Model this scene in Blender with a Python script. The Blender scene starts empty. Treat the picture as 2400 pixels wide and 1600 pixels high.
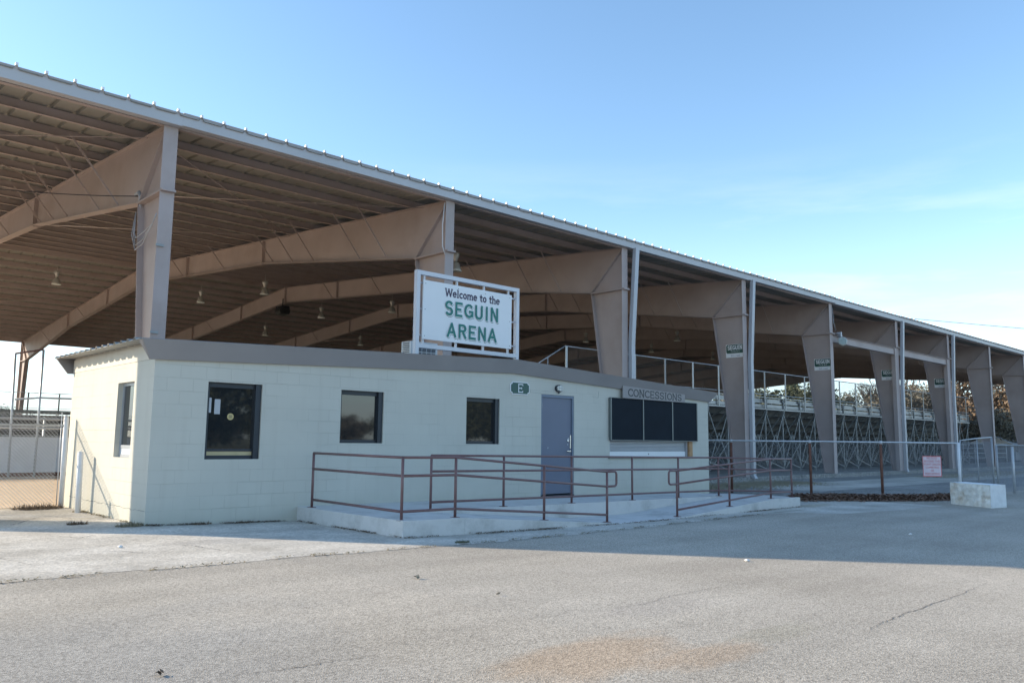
import bpy, math, random
from mathutils import Vector, Matrix
random.seed(7)
S = bpy.context.scene
COL = S.collection

# ------------------------------------------------------------------ camera
yaw, pitch, roll, fpx, hc = .7525, .1222, .012, 1887.7156, 1.3237
cy, sy = math.cos(yaw), math.sin(yaw); cp, sp = math.cos(pitch), math.sin(pitch)
fwd = Vector((sy*cp, cy*cp, sp)); rgt = Vector((cy, -sy, 0)); upv = rgt.cross(fwd)
cr, sr = math.cos(roll), math.sin(roll)
r_ = cr*rgt + sr*upv; u_ = -sr*rgt + cr*upv
cd = bpy.data.cameras.new('camera'); cam = bpy.data.objects.new('camera', cd); COL.objects.link(cam)
cd.sensor_width = 36; cd.lens = 36*fpx/2400; cd.clip_start = .05; cd.clip_end = 3000
cam.matrix_world = Matrix(((r_.x, u_.x, -fwd.x, 0), (r_.y, u_.y, -fwd.y, 0), (r_.z, u_.z, -fwd.z, hc), (0, 0, 0, 1)))
S.camera = cam

# ------------------------------------------------------------------ world, sun
SUN_EL, SX, SY = math.radians(23.4), .67, -.74          # light travels towards (+x, -y)
w = bpy.data.worlds.new('World'); S.world = w; w.use_nodes = True
nt = w.node_tree; nt.nodes.clear()
N = nt.nodes.new; L = nt.links.new
out = N('ShaderNodeOutputWorld'); bg = N('ShaderNodeBackground'); sky = N('ShaderNodeTexSky')
sky.sky_type = 'NISHITA'; sky.sun_disc = False; sky.sun_elevation = SUN_EL
sky.sun_rotation = math.atan2(-SX, -SY)
sky.air_density = 1.0; sky.dust_density = .35; sky.ozone_density = 2.2
tc = N('ShaderNodeTexCoord'); mp = N('ShaderNodeMapping'); mp.inputs['Scale'].default_value = (1.2, 1.2, 9)
nz = N('ShaderNodeTexNoise'); nz.inputs['Scale'].default_value = 2.2; nz.inputs['Detail'].default_value = 6; nz.inputs['Roughness'].default_value = .62
rp = N('ShaderNodeValToRGB'); rp.color_ramp.elements[0].position = .50; rp.color_ramp.elements[1].position = .74
sep = N('ShaderNodeSeparateXYZ'); el = N('ShaderNodeMapRange')
el.inputs['From Min'].default_value = .34; el.inputs['From Max'].default_value = .06
mul = N('ShaderNodeMath'); mul.operation = 'MULTIPLY'; mul2 = N('ShaderNodeMath'); mul2.operation = 'MULTIPLY'; mul2.inputs[1].default_value = .6
mx = N('ShaderNodeMix'); mx.data_type = 'RGBA'
L(tc.outputs['Generated'], mp.inputs['Vector']); L(mp.outputs[0], nz.inputs['Vector']); L(nz.outputs['Fac'], rp.inputs[0])
L(tc.outputs['Generated'], sep.inputs[0]); L(sep.outputs['Z'], el.inputs['Value'])
L(rp.outputs[0], mul.inputs[0]); L(el.outputs[0], mul.inputs[1]); L(mul.outputs[0], mul2.inputs[0])
L(mul2.outputs[0], mx.inputs['Factor']); L(sky.outputs[0], mx.inputs[6]); mx.inputs[7].default_value = (5.4, 4.9, 5.3, 1)
# thin white haze low over the horizon, and the camera's cool white balance
hz = N('ShaderNodeMapRange'); hz.inputs['From Min'].default_value = .30; hz.inputs['From Max'].default_value = -.02; hz.inputs['To Max'].default_value = .72; hz.interpolation_type = 'SMOOTHSTEP'
L(sep.outputs['Z'], hz.inputs['Value']); mh = N('ShaderNodeMix'); mh.data_type = 'RGBA'; L(hz.outputs[0], mh.inputs['Factor']); L(mx.outputs[2], mh.inputs[6]); mh.inputs[7].default_value = (3.7, 4.25, 5.0, 1)
wb_ = N('ShaderNodeMix'); wb_.data_type = 'RGBA'; wb_.blend_type = 'MULTIPLY'; wb_.inputs['Factor'].default_value = 1; L(mh.outputs[2], wb_.inputs[6]); wb_.inputs[7].default_value = (.935, 1.01, 1.0, 1)
L(wb_.outputs[2], bg.inputs['Color']); bg.inputs['Strength'].default_value = .15; L(bg.outputs[0], out.inputs[0])

sd = bpy.data.lights.new('sun', 'SUN'); sun = bpy.data.objects.new('sun', sd); COL.objects.link(sun)
sd.energy = 3.5; sd.angle = math.radians(.53); sd.color = (1, .85, .65)
hd = math.cos(SUN_EL); n_ = math.hypot(SX, SY)
sun.rotation_euler = Vector((SX/n_*hd, SY/n_*hd, -math.sin(SUN_EL))).to_track_quat('-Z', 'Y').to_euler()

S.view_settings.view_transform = 'Standard'; S.view_settings.look = 'None'
S.view_settings.gamma = 1; S.view_settings.use_curve_mapping = False
S.view_settings.exposure = 1.05

# ------------------------------------------------------------------ materials
def mat(name, base, rough=.6, metal=0, spec=.5, var=.12, vscale=3, bump=0, bscale=40, dirt=None, dscale=1.2, damt=.5, coat=0, ior=None):
    """procedural principled: base colour with large and small noise, optional second colour in blotches, optional bump"""
    m = bpy.data.materials.new(name); m.use_nodes = True
    t = m.node_tree; b = t.nodes['Principled BSDF']; nn = t.nodes.new; ll = t.links.new
    b.inputs['Roughness'].default_value = rough; b.inputs['Metallic'].default_value = metal
    b.inputs['Specular IOR Level'].default_value = spec
    if ior: b.inputs['IOR'].default_value = ior
    g = nn('ShaderNodeTexCoord')
    n1 = nn('ShaderNodeTexNoise'); n1.inputs['Scale'].default_value = vscale; n1.inputs['Detail'].default_value = 5
    ll(g.outputs['Object'], n1.inputs['Vector'])
    r = nn('ShaderNodeMapRange'); r.inputs['To Min'].default_value = 1-var; r.inputs['To Max'].default_value = 1+var
    r.inputs['From Min'].default_value = .25; r.inputs['From Max'].default_value = .75
    ll(n1.outputs['Fac'], r.inputs['Value'])
    c = nn('ShaderNodeVectorMath'); c.operation = 'SCALE'; c.inputs[0].default_value = base
    ll(r.outputs[0], c.inputs['Scale']); last = c.outputs[0]
    if dirt:
        n2 = nn('ShaderNodeTexNoise'); n2.inputs['Scale'].default_value = dscale; n2.inputs['Detail'].default_value = 8; n2.inputs['Roughness'].default_value = .65
        ll(g.outputs['Object'], n2.inputs['Vector'])
        r2 = nn('ShaderNodeMapRange'); r2.inputs['From Min'].default_value = .48; r2.inputs['From Max'].default_value = .72; r2.inputs['To Max'].default_value = damt
        ll(n2.outputs['Fac'], r2.inputs['Value'])
        x = nn('ShaderNodeMix'); x.data_type = 'RGBA'; ll(r2.outputs[0], x.inputs['Factor']); ll(last, x.inputs[6]); x.inputs[7].default_value = (*dirt, 1)
        last = x.outputs[2]
    ll(last, b.inputs['Base Color'])
    if bump:
        n3 = nn('ShaderNodeTexNoise'); n3.inputs['Scale'].default_value = bscale; n3.inputs['Detail'].default_value = 4
        ll(g.outputs['Object'], n3.inputs['Vector'])
        bp = nn('ShaderNodeBump'); bp.inputs['Strength'].default_value = bump; bp.inputs['Distance'].default_value = .02
        ll(n3.outputs['Fac'], bp.inputs['Height']); ll(bp.outputs[0], b.inputs['Normal'])
    return m

def block_mat(name, base, axis):
    """painted concrete block; axis 'X' = courses along x, 'Y' = courses along y"""
    m = mat(name, base, rough=.75, var=.05, vscale=.9, spec=.3)
    t = m.node_tree; b = t.nodes['Principled BSDF']; nn = t.nodes.new; ll = t.links.new
    g = nn('ShaderNodeTexCoord'); s = nn('ShaderNodeSeparateXYZ'); c = nn('ShaderNodeCombineXYZ')
    ll(g.outputs['Object'], s.inputs[0]); ll(s.outputs[axis], c.inputs['X']); ll(s.outputs['Z'], c.inputs['Y'])
    br = nn('ShaderNodeTexBrick'); br.inputs['Scale'].default_value = 1; br.inputs['Mortar Size'].default_value = .006; br.inputs['Mortar Smooth'].default_value = .6
    br.inputs['Brick Width'].default_value = .406; br.inputs['Row Height'].default_value = .203; br.offset = .5
    br.inputs['Color1'].default_value = (1, 1, 1, 1); br.inputs['Color2'].default_value = (.93, .93, .93, 1); br.inputs['Mortar'].default_value = (.6, .6, .6, 1)
    # slightly wavy joints
    wn = nn('ShaderNodeTexNoise'); wn.inputs['Scale'].default_value = 2.5; ll(c.outputs[0], wn.inputs['Vector'])
    wa = nn('ShaderNodeVectorMath'); wa.operation = 'SCALE'; wa.inputs['Scale'].default_value = .012; ll(wn.outputs['Color'], wa.inputs[0])
    wb = nn('ShaderNodeVectorMath'); ll(c.outputs[0], wb.inputs[0]); ll(wa.outputs[0], wb.inputs[1]); ll(wb.outputs[0], br.inputs['Vector'])
    # fade joints out in places where the paint has filled them
    n2 = nn('ShaderNodeTexNoise'); n2.inputs['Scale'].default_value = 1.1; n2.inputs['Detail'].default_value = 4; ll(g.outputs['Object'], n2.inputs['Vector'])
    r2 = nn('ShaderNodeMapRange'); r2.inputs['From Min'].default_value = .38; r2.inputs['From Max'].default_value = .62; r2.inputs['To Min'].default_value = .1
    r2.inputs['To Max'].default_value = .75; ll(n2.outputs['Fac'], r2.inputs['Value'])
    old = b.inputs['Base Color'].links[0].from_socket
    mm = nn('ShaderNodeMix'); mm.data_type = 'RGBA'; mm.blend_type = 'MULTIPLY'
    sc = nn('ShaderNodeMath'); sc.operation = 'MULTIPLY'; sc.inputs[1].default_value = .4; ll(r2.outputs[0], sc.inputs[0])
    ll(sc.outputs[0], mm.inputs['Factor']); ll(old, mm.inputs[6]); ll(br.outputs['Color'], mm.inputs[7])
    # faint vertical rain streaks and patched areas
    ms = nn('ShaderNodeMapping'); ms.inputs['Scale'].default_value = (5, 5, .35); ll(g.outputs['Object'], ms.inputs['Vector'])
    ns = nn('ShaderNodeTexNoise'); ns.inputs['Scale'].default_value = 1.3; ns.inputs['Detail'].default_value = 6; ll(ms.outputs[0], ns.inputs['Vector'])
    rs = nn('ShaderNodeMapRange'); rs.inputs['From Min'].default_value = .52; rs.inputs['From Max'].default_value = .75; rs.inputs['To Max'].default_value = .16; ll(ns.outputs['Fac'], rs.inputs['Value'])
    mst = nn('ShaderNodeMix'); mst.data_type = 'RGBA'; ll(rs.outputs[0], mst.inputs['Factor']); ll(mm.outputs[2], mst.inputs[6]); mst.inputs[7].default_value = (.42, .39, .33, 1); mm = mst
    # grime close to the ground, ragged upper edge
    gz = nn('ShaderNodeMapRange'); gz.inputs['From Min'].default_value = .38; gz.inputs['From Max'].default_value = -.1; gz.inputs['To Max'].default_value = 1
    n3 = nn('ShaderNodeTexNoise'); n3.inputs['Scale'].default_value = 5; n3.inputs['Detail'].default_value = 7; ll(g.outputs['Object'], n3.inputs['Vector'])
    ad = nn('ShaderNodeMath'); ad.operation = 'MULTIPLY_ADD'; ad.inputs[1].default_value = -.5; ll(n3.outputs['Fac'], ad.inputs[0]); ll(s.outputs['Z'], ad.inputs[2]); 
    ad2 = nn('ShaderNodeMath'); ad2.operation = 'ADD'; ad2.inputs[1].default_value = .25; ll(ad.outputs[0], ad2.inputs[0]); ll(ad2.outputs[0], gz.inputs['Value'])
    gm = nn('ShaderNodeMix'); gm.data_type = 'RGBA'; g2 = nn('ShaderNodeMath'); g2.operation = 'MULTIPLY'; g2.inputs[1].default_value = .3; ll(gz.outputs[0], g2.inputs[0])
    ll(g2.outputs[0], gm.inputs['Factor']); ll(mm.outputs[2], gm.inputs[6]); gm.inputs[7].default_value = (.42, .42, .33, 1)
    ll(gm.outputs[2], b.inputs['Base Color'])
    inv = nn('ShaderNodeMath'); inv.operation = 'MULTIPLY_ADD'; inv.inputs[1].default_value = -1; inv.inputs[2].default_value = 1; ll(br.outputs['Fac'], inv.inputs[0])
    n4 = nn('ShaderNodeTexNoise'); n4.inputs['Scale'].default_value = 60; n4.inputs['Detail'].default_value = 3; ll(g.outputs['Object'], n4.inputs['Vector'])
    a3 = nn('ShaderNodeMath'); a3.operation = 'MULTIPLY_ADD'; a3.inputs[1].default_value = .12; ll(n4.outputs['Fac'], a3.inputs[0]); ll(inv.outputs[0], a3.inputs[2])
    bp = nn('ShaderNodeBump'); bp.inputs['Distance'].default_value = .004; ll(r2.outputs[0], bp.inputs['Strength']); ll(a3.outputs[0], bp.inputs['Height'])
    ll(bp.outputs[0], b.inputs['Normal'])
    return m

def ground_mat(name, c1, c2, speck, sscale, bump, blotch, stain=False, contrast=.6, streak=None):
    m = bpy.data.materials.new(name); m.use_nodes = True
    t = m.node_tree; b = t.nodes['Principled BSDF']; nn = t.nodes.new; ll = t.links.new
    b.inputs['Roughness'].default_value = .9; b.inputs['Specular IOR Level'].default_value = .25
    g = nn('ShaderNodeTexCoord')
    n1 = nn('ShaderNodeTexNoise'); n1.inputs['Scale'].default_value = blotch; n1.inputs['Detail'].default_value = 7; n1.inputs['Roughness'].default_value = .6
    ll(g.outputs['Object'], n1.inputs['Vector'])
    r = nn('ShaderNodeMapRange'); r.inputs['From Min'].default_value = .3; r.inputs['From Max'].default_value = .7; ll(n1.outputs['Fac'], r.inputs['Value'])
    x = nn('ShaderNodeMix'); x.data_type = 'RGBA'; ll(r.outputs[0], x.inputs['Factor']); x.inputs[6].default_value = (*c1, 1); x.inputs[7].default_value = (*c2, 1)
    last = x.outputs[2]
    # aggregate: voronoi cells, each stone its own tone
    v = nn('ShaderNodeTexVoronoi'); v.inputs['Scale'].default_value = sscale; ll(g.outputs['Object'], v.inputs['Vector'])
    hs = nn('ShaderNodeSeparateColor'); ll(v.outputs['Color'], hs.inputs[0])
    rr = nn('ShaderNodeMapRange'); rr.inputs['To Min'].default_value = 1-contrast; rr.inputs['To Max'].default_value = 1+contrast; ll(hs.outputs[0], rr.inputs['Value'])
    n5 = nn('ShaderNodeTexNoise'); n5.inputs['Scale'].default_value = sscale*.22; n5.inputs['Detail'].default_value = 3; ll(g.outputs['Object'], n5.inputs['Vector'])
    r5 = nn('ShaderNodeMapRange'); r5.inputs['From Min'].default_value = .3; r5.inputs['From Max'].default_value = .7; r5.inputs['To Min'].default_value = 1-contrast*.14; r5.inputs['To Max'].default_value = 1+contrast*.14; ll(n5.outputs['Fac'], r5.inputs['Value'])
    pm = nn('ShaderNodeMath'); pm.operation = 'MULTIPLY'; ll(rr.outputs[0], pm.inputs[0]); ll(r5.outputs[0], pm.inputs[1])
    sc = nn('ShaderNodeVectorMath'); sc.operation = 'SCALE'; ll(last, sc.inputs[0]); ll(pm.outputs[0], sc.inputs['Scale']); last = sc.outputs[0]
    if streak:
        mpp = nn('ShaderNodeMapping'); mpp.inputs['Rotation'].default_value = (0, 0, streak); mpp.inputs['Scale'].default_value = (.12, 1.1, 1)
        ll(g.outputs['Object'], mpp.inputs['Vector'])
        ns = nn('ShaderNodeTexNoise'); ns.inputs['Scale'].default_value = .9; ns.inputs['Detail'].default_value = 6; ll(mpp.outputs[0], ns.inputs['Vector'])
        rs = nn('ShaderNodeMapRange'); rs.inputs['From Min'].default_value = .35; rs.inputs['From Max'].default_value = .65; rs.inputs['To Min'].default_value = .88; rs.inputs['To Max'].default_value = 1.1
        ll(ns.outputs['Fac'], rs.inputs['Value'])
        s2 = nn('ShaderNodeVectorMath'); s2.operation = 'SCALE'; ll(last, s2.inputs[0]); ll(rs.outputs[0], s2.inputs['Scale']); last = s2.outputs[0]
    if stain:
        for (px, py, rx, ry, colr, am) in stain:
            mp_ = nn('ShaderNodeMapping'); mp_.inputs['Location'].default_value = (-px/rx, -py/ry, 0); mp_.inputs['Scale'].default_value = (1/rx, 1/ry, 0)
            ll(g.outputs['Object'], mp_.inputs['Vector'])
            nw = nn('ShaderNodeTexNoise'); nw.inputs['Scale'].default_value = 1.6; nw.inputs['Detail'].default_value = 5; ll(mp_.outputs[0], nw.inputs['Vector'])
            av = nn('ShaderNodeVectorMath'); av.operation = 'MULTIPLY_ADD'; av.inputs[1].default_value = (1.2, 1.2, 0); ll(nw.outputs['Color'], av.inputs[0]); ll(mp_.outputs[0], av.inputs[2])
            sb = nn('ShaderNodeVectorMath'); sb.operation = 'SUBTRACT'; sb.inputs[1].default_value = (.6, .6, 0); ll(av.outputs[0], sb.inputs[0])
            sl = nn('ShaderNodeVectorMath'); sl.operation = 'MULTIPLY'; sl.inputs[1].default_value = (1, 1, 0); ll(sb.outputs[0], sl.inputs[0])
            ln = nn('ShaderNodeVectorMath'); ln.operation = 'LENGTH'; ll(sl.outputs[0], ln.inputs[0])
            rm = nn('ShaderNodeMapRange'); rm.inputs['From Min'].default_value = 1; rm.inputs['From Max'].default_value = .5; rm.inputs['To Max'].default_value = am; ll(ln.outputs['Value'], rm.inputs['Value'])
            xm = nn('ShaderNodeMix'); xm.data_type = 'RGBA'; xm.blend_type = 'MULTIPLY'; ll(rm.outputs[0], xm.inputs['Factor']); ll(last, xm.inputs[6]); xm.inputs[7].default_value = (*colr, 1)
            last = xm.outputs[2]
    ll(last, b.inputs['Base Color'])
    bp = nn('ShaderNodeBump'); bp.inputs['Strength'].default_value = bump; bp.inputs['Distance'].default_value = .006
    ll(v.outputs['Distance'], bp.inputs['Height']); ll(bp.outputs[0], b.inputs['Normal'])
    return m

M = dict(
    asphalt=ground_mat('asphalt', (.365, .325, .268), (.465, .42, .355), .5, 105, .5, .35, stain=[(4.0, 3.45, 1.0, .42, (1.0, .86, .74), .85), (4.6, 3.0, .7, .22, (.99, .86, .75), .8), (5.7, 4.2, .9, .3, (.88, .88, .90), .7), (5.6, 3.1, .7, .2, (.84, .85, .80), .6), (.6, 5.0, 3.2, 2.2, (.76, .79, .84), .9)], contrast=.42, streak=.9),
    apron=ground_mat('worn_concrete', (.40, .365, .31), (.64, .60, .53), .5, 34, .5, .9, contrast=.2, streak=.3, stain=[(4.6, 10.3, .9, .35, (.78, .78, .80), .7), (2.3, 10.6, 1.1, .25, (.80, .80, .80), .7), (3.3, 14.2, 1.3, .8, (.86, .80, .70), .6), (19.2, 9.6, 1.1, .35, (.72, .68, .58), .7), (17.0, 9.15, 1.2, .12, (.6, .6, .56), .6)]),
    gravel=ground_mat('gravel_ground', (.20, .195, .18), (.36, .34, .31), .5, 28, .6, .55, contrast=.55),
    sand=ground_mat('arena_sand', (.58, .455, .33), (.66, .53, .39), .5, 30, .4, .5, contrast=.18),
    dirt=ground_mat('dimmed_arena_floor', (.055, .043, .034), (.08, .062, .048), .5, 30, .4, .5, contrast=.25),  # arena floor darkened in colour to dim the deep interior
    field=ground_mat('winter_grass', (.14, .14, .07), (.22, .19, .11), .5, 8, .3, .2, contrast=.4),
    concrete=mat('smooth_concrete', (.64, .62, .59), .85, var=.09, vscale=1.6, bump=.25, bscale=50, dirt=(.33, .32, .29), dscale=1.6, damt=.75),
    blockX=block_mat('painted_block_front', (.57, .555, .485), 'X'),
    blockY=block_mat('painted_block_side', (.57, .555, .485), 'Y'),
    frieze=mat('frieze_paint', (.60, .56, .48), .7, var=.06),
    fascia=mat('grey_fascia_paint', (.29, .27, .265), .55, var=.07, vscale=1.5),
    boardpaint=mat('sign_board_paint', (.295, .272, .265), .6, var=.04),
    corr=mat('corrugated_steel', (.33, .33, .32), .5, metal=.35, var=.12, vscale=1.1, dirt=(.25, .22, .18), damt=.5),
    steel=mat('beige_steel_paint', (.43, .355, .335), .62, var=.07, vscale=.9, dirt=(.28, .20, .15), dscale=.7, damt=.35),
    roof=mat('galvalume_roof', (.30, .295, .27), .5, metal=.15, var=.08, vscale=.5),
    fasc2=mat('white_gutter_metal', (.46, .46, .48), .45, metal=.1, var=.07, vscale=.7),
    galv=mat('galvanised', (.56, .58, .60), .42, metal=.3, var=.12, vscale=6),
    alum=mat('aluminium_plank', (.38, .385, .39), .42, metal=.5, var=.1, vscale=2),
    plank=mat('shaded_plank', (.13, .13, .125), .6, metal=.2, var=.2, vscale=2),  # aluminium copy with the underside shade put into its colour
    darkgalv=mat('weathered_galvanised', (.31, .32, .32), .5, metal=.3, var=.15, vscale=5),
    galvgrey=mat('dull_galvanised', (.36, .38, .40), .5, metal=.3),
    meshwire=mat('mesh_wire', (.30, .32, .34), .5, metal=.3),
    rust=mat('rusty_pipe', (.17, .075, .05), .85, var=.3, vscale=12, dirt=(.09, .05, .04), dscale=9, damt=.8, bump=.4, bscale=60),
    rail=mat('brown_rail_paint', (.19, .105, .10), .42, var=.1, vscale=8, dirt=(.12, .07, .06), dscale=7, damt=.4),
    winframe=mat('black_window_frame', (.022, .03, .04), .4, var=.1),
    glass=mat('tinted_glass', (.016, .02, .024), .03, spec=.5, var=.02, ior=1.8),
    blind=mat('interior_grey', (.30, .30, .33), .8),
    black=mat('black_board', (.008, .014, .022), .7, spec=.15, var=.15),
    boardtrim=mat('board_trim', (.16, .18, .18), .4, metal=.4),
    shutter=mat('rolling_shutter', (.42, .44, .47), .4, metal=.3, var=.06),
    wood=mat('raw_timber', (.45, .26, .13), .75, var=.2, vscale=7),
    door=mat('slate_blue_door', (.135, .155, .215), .45, var=.06, vscale=1.4, dirt=(.14, .17, .22), dscale=2, damt=.5),
    doorframe=mat('door_frame_blue', (.16, .20, .26), .5),
    chrome=mat('brushed_steel', (.7, .7, .7), .25, metal=.9),
    green=mat('dark_green_enamel', (.010, .075, .062), .4, var=.08),
    lettergreen=mat('letter_green', (.025, .19, .16), .55, var=.35, vscale=25),
    plum=mat('letter_plum', (.055, .04, .085), .5),
    white=mat('white_enamel', (.78, .79, .80), .4, var=.02),
    whitepost=mat('white_pipe_paint', (.72, .74, .76), .5, var=.05, dirt=(.4, .36, .3), dscale=5, damt=.3),
    signframe=mat('white_square_tube', (.60, .60, .63), .4, metal=.1, var=.03),
    noticeface=mat('faded_notice', (.72, .60, .64), .5),
    signred=mat('sign_red', (.62, .13, .14), .5),
    signtext=mat('sign_grey_text', (.2, .2, .3), .5),
    lampmetal=mat('lamp_housing', (.55, .54, .50), .4, metal=.3),
    lampshade=mat('prismatic_shade', (.50, .49, .45), .25, metal=.2, var=.12, vscale=20),
    lens=mat('lamp_lens', (.75, .75, .70), .2),
    floodglass=mat('flood_glass', (.30, .33, .29), .15, spec=.8, var=.25, vscale=9),
    speaker=mat('speaker_black', (.015, .017, .02), .6),
    stone=mat('rough_limestone', (.84, .81, .73), .95, var=.2, vscale=7, bump=1.0, bscale=9, dirt=(.50, .33, .17), dscale=2.6, damt=.65),
    stonecut=mat('cut_limestone', (.80, .80, .79), .85, var=.06, vscale=8, bump=.4, bscale=30),
    litter=mat('dead_leaves', (.21, .125, .085), .9, var=.5, vscale=14),
    weed=mat('dry_weed', (.24, .20, .12), .9, var=.4, vscale=20),
    twig=mat('dry_twig', (.16, .11, .07), .9, var=.3, vscale=20),
    barrier=mat('barrier_paint', (.74, .74, .74), .7, var=.06, vscale=1.2, dirt=(.4, .38, .36), damt=.4),
    yellow=mat('yellow_sticker', (.50, .41, .19), .6),
    sill=mat('sill_strip', (.50, .42, .24), .6),
    acwhite=mat('ac_casing', (.68, .70, .70), .45, var=.05),
    acgrille=mat('ac_grille', (.10, .11, .13), .5),
    wire=mat('black_cable', (.03, .03, .035), .6),
    conduit=mat('grey_conduit', (.42, .43, .46), .45, metal=.3),
    bark=mat('bark', (.12, .095, .075), .95, var=.3, vscale=3),
    leafg=mat('cedar_leaf', (.105, .118, .062), .8, var=.35, vscale=.6),
    leafd=mat('live_oak_leaf', (.09, .098, .052), .8, var=.4, vscale=.6),
    leafo=mat('rust_leaf', (.235, .17, .115), .8, var=.35, vscale=.7),
    leafb=mat('brown_leaf', (.20, .18, .135), .85, var=.35, vscale=.7),
    housewall=mat('white_siding', (.60, .60, .57), .7),
    houseroof=mat('pale_metal_roof', (.62, .63, .64), .4, metal=.2),
    dim=mat('grey_shed_wall', (.20, .21, .22), .8),
    crack=mat('crack_filler', (.19, .175, .16), .95),
)

# ------------------------------------------------------------------ mesh helpers
def V(*a): return Vector(a)
class MB:
    def __init__(s): s.v = []; s.f = []; s.sm = []
    def quad(s, *p, smooth=False):
        i = len(s.v); s.v += [tuple(q) for q in p]; s.f.append(tuple(range(i, i+len(p)))); s.sm.append(smooth)
    def box(s, x0, x1, y0, y1, z0, z1):
        i = len(s.v)
        s.v += [(x0, y0, z0), (x1, y0, z0), (x1, y1, z0), (x0, y1, z0), (x0, y0, z1), (x1, y0, z1), (x1, y1, z1), (x0, y1, z1)]
        for f in ((0, 3, 2, 1), (4, 5, 6, 7), (0, 1, 5, 4), (1, 2, 6, 5), (2, 3, 7, 6), (3, 0, 4, 7)):
            s.f.append(tuple(i+k for k in f)); s.sm.append(False)
        return s
    def prism(s, pts, off):
        """closed planar polygon extruded by vector off"""
        i = len(s.v); n = len(pts); off = Vector(off)
        s.v += [tuple(Vector(p)) for p in pts] + [tuple(Vector(p)+off) for p in pts]
        s.f.append(tuple(range(i+n-1, i-1, -1))); s.f.append(tuple(range(i+n, i+2*n)))
        s.sm += [False]*2
        for k in range(n):
            s.f.append((i+k, i+(k+1) % n, i+n+(k+1) % n, i+n+k)); s.sm.append(False)
        return s
    def bar(s, a, b, w, h, up=(0, 0, 1)):
        a = Vector(a); b = Vector(b); d = (b-a).normalized(); up = Vector(up)
        if abs(d.dot(up)) > .98: up = Vector((0, 1, 0))
        r = d.cross(up).normalized()*w/2; u = r.cross(d).normalized()*h/2
        s.prism([a-r-u, a+r-u, a+r+u, a-r+u], b-a); return s
    def tube(s, pts, r, n=8, cap=True, r2=None):
        pts = [Vector(p) for p in pts]; i0 = len(s.v); m = len(pts); ref = None
        for k, p in enumerate(pts):
            d = (pts[min(k+1, m-1)]-pts[max(k-1, 0)]).normalized()
            if ref is None: ref = Vector((0, 0, 1)) if abs(d.z) < .9 else Vector((1, 0, 0))
            a = d.cross(ref).normalized(); b = a.cross(d).normalized(); ref = b
            rr = r if r2 is None else r+(r2-r)*k/max(1, m-1)
            for q in range(n):
                t = 2*math.pi*q/n; s.v.append(tuple(p+a*math.cos(t)*rr+b*math.sin(t)*rr))
        for k in range(m-1):
            for q in range(n):
                A = i0+k*n+q; B = i0+k*n+(q+1) % n
                s.f.append((A, B, B+n, A+n)); s.sm.append(n > 4)
        if cap and n > 2:
            s.f.append(tuple(i0+q for q in range(n-1, -1, -1))); s.f.append(tuple(i0+(m-1)*n+q for q in range(n))); s.sm += [False]*2
        return s
    def lathe(s, prof, c, n=16, axis='Z'):
        """prof = [(r, h)], around a vertical axis through c"""
        c = Vector(c); i0 = len(s.v); m = len(prof)
        for (r, h) in prof:
            for q in range(n):
                t = 2*math.pi*q/n
                p = V(r*math.cos(t), r*math.sin(t), h)
                if axis == 'Y': p = V(p.x, p.z, p.y)
                s.v.append(tuple(c+p))
        for k in range(m-1):
            for q in range(n):
                A = i0+k*n+q; B = i0+k*n+(q+1) % n
                s.f.append((A, B, B+n, A+n)); s.sm.append(True)
        s.f.append(tuple(i0+q for q in range(n-1, -1, -1))); s.f.append(tuple(i0+(m-1)*n+q for q in range(n))); s.sm += [False]*2
        return s
    def mesh(s, name):
        me = bpy.data.meshes.new(name); me.from_pydata(s.v, [], s.f); me.polygons.foreach_set('use_smooth', s.sm); me.update(); return me

def setm(o, m): o.data.materials.append(m if not isinstance(m, str) else M[m])
def part(name, mb, m, parent=None, label=None, kind=None):
    me = mb.mesh(name); o = bpy.data.objects.new(name, me); COL.objects.link(o); setm(o, m)
    if parent is not None: o.parent = parent; 
    if parent is not None:
        p = parent; off = Vector((0, 0, 0))
        while p is not None: off += p.location; p = p.parent
        me.transform(Matrix.Translation(-off))
    if label: o['label'] = label
    if kind: o['kind'] = kind
    return o
def thing(name, label, cat, loc=(0, 0, 0), group=None):
    o = bpy.data.objects.new(name, None); COL.objects.link(o); o.empty_display_size = .2; o.location = loc
    o['label'] = label; o['category'] = cat
    if group: o['group'] = group
    return o
def tag(o, label, cat, group=None, kind=None):
    o['label'] = label; o['category'] = cat
    if group: o['group'] = group
    if kind: o['kind'] = kind
    return o
def struct(name, mb, m):
    o = part(name, mb, m); o['kind'] = 'structure'; return o
def dup(root, loc, label, rotz=0, scale=None, group=None):
    r = root.copy(); COL.objects.link(r); r.location = loc; r.rotation_euler = (0, 0, rotz); r['label'] = label
    if scale: r.scale = scale if not isinstance(scale, (int, float)) else (scale,)*3
    if group: r['group'] = group
    for ch in list(root.children):
        c = ch.copy(); COL.objects.link(c); c.parent = r
        for g in list(ch.children):
            d = g.copy(); COL.objects.link(d); d.parent = c
    return r

def zg(x):                                     # the lot falls gently to the right
    t = min(max((x-4.4)/9.0, 0), 1); return -.17*(1-(1-t)**1.6)

# ------------------------------------------------------------------ lettering (stroke font)
def arc(cx, cy, rx, ry, a0, a1, n=12):
    return [(cx+rx*math.cos(math.radians(a0+(a1-a0)*i/n)), cy+ry*math.sin(math.radians(a0+(a1-a0)*i/n))) for i in range(n+1)]
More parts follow.
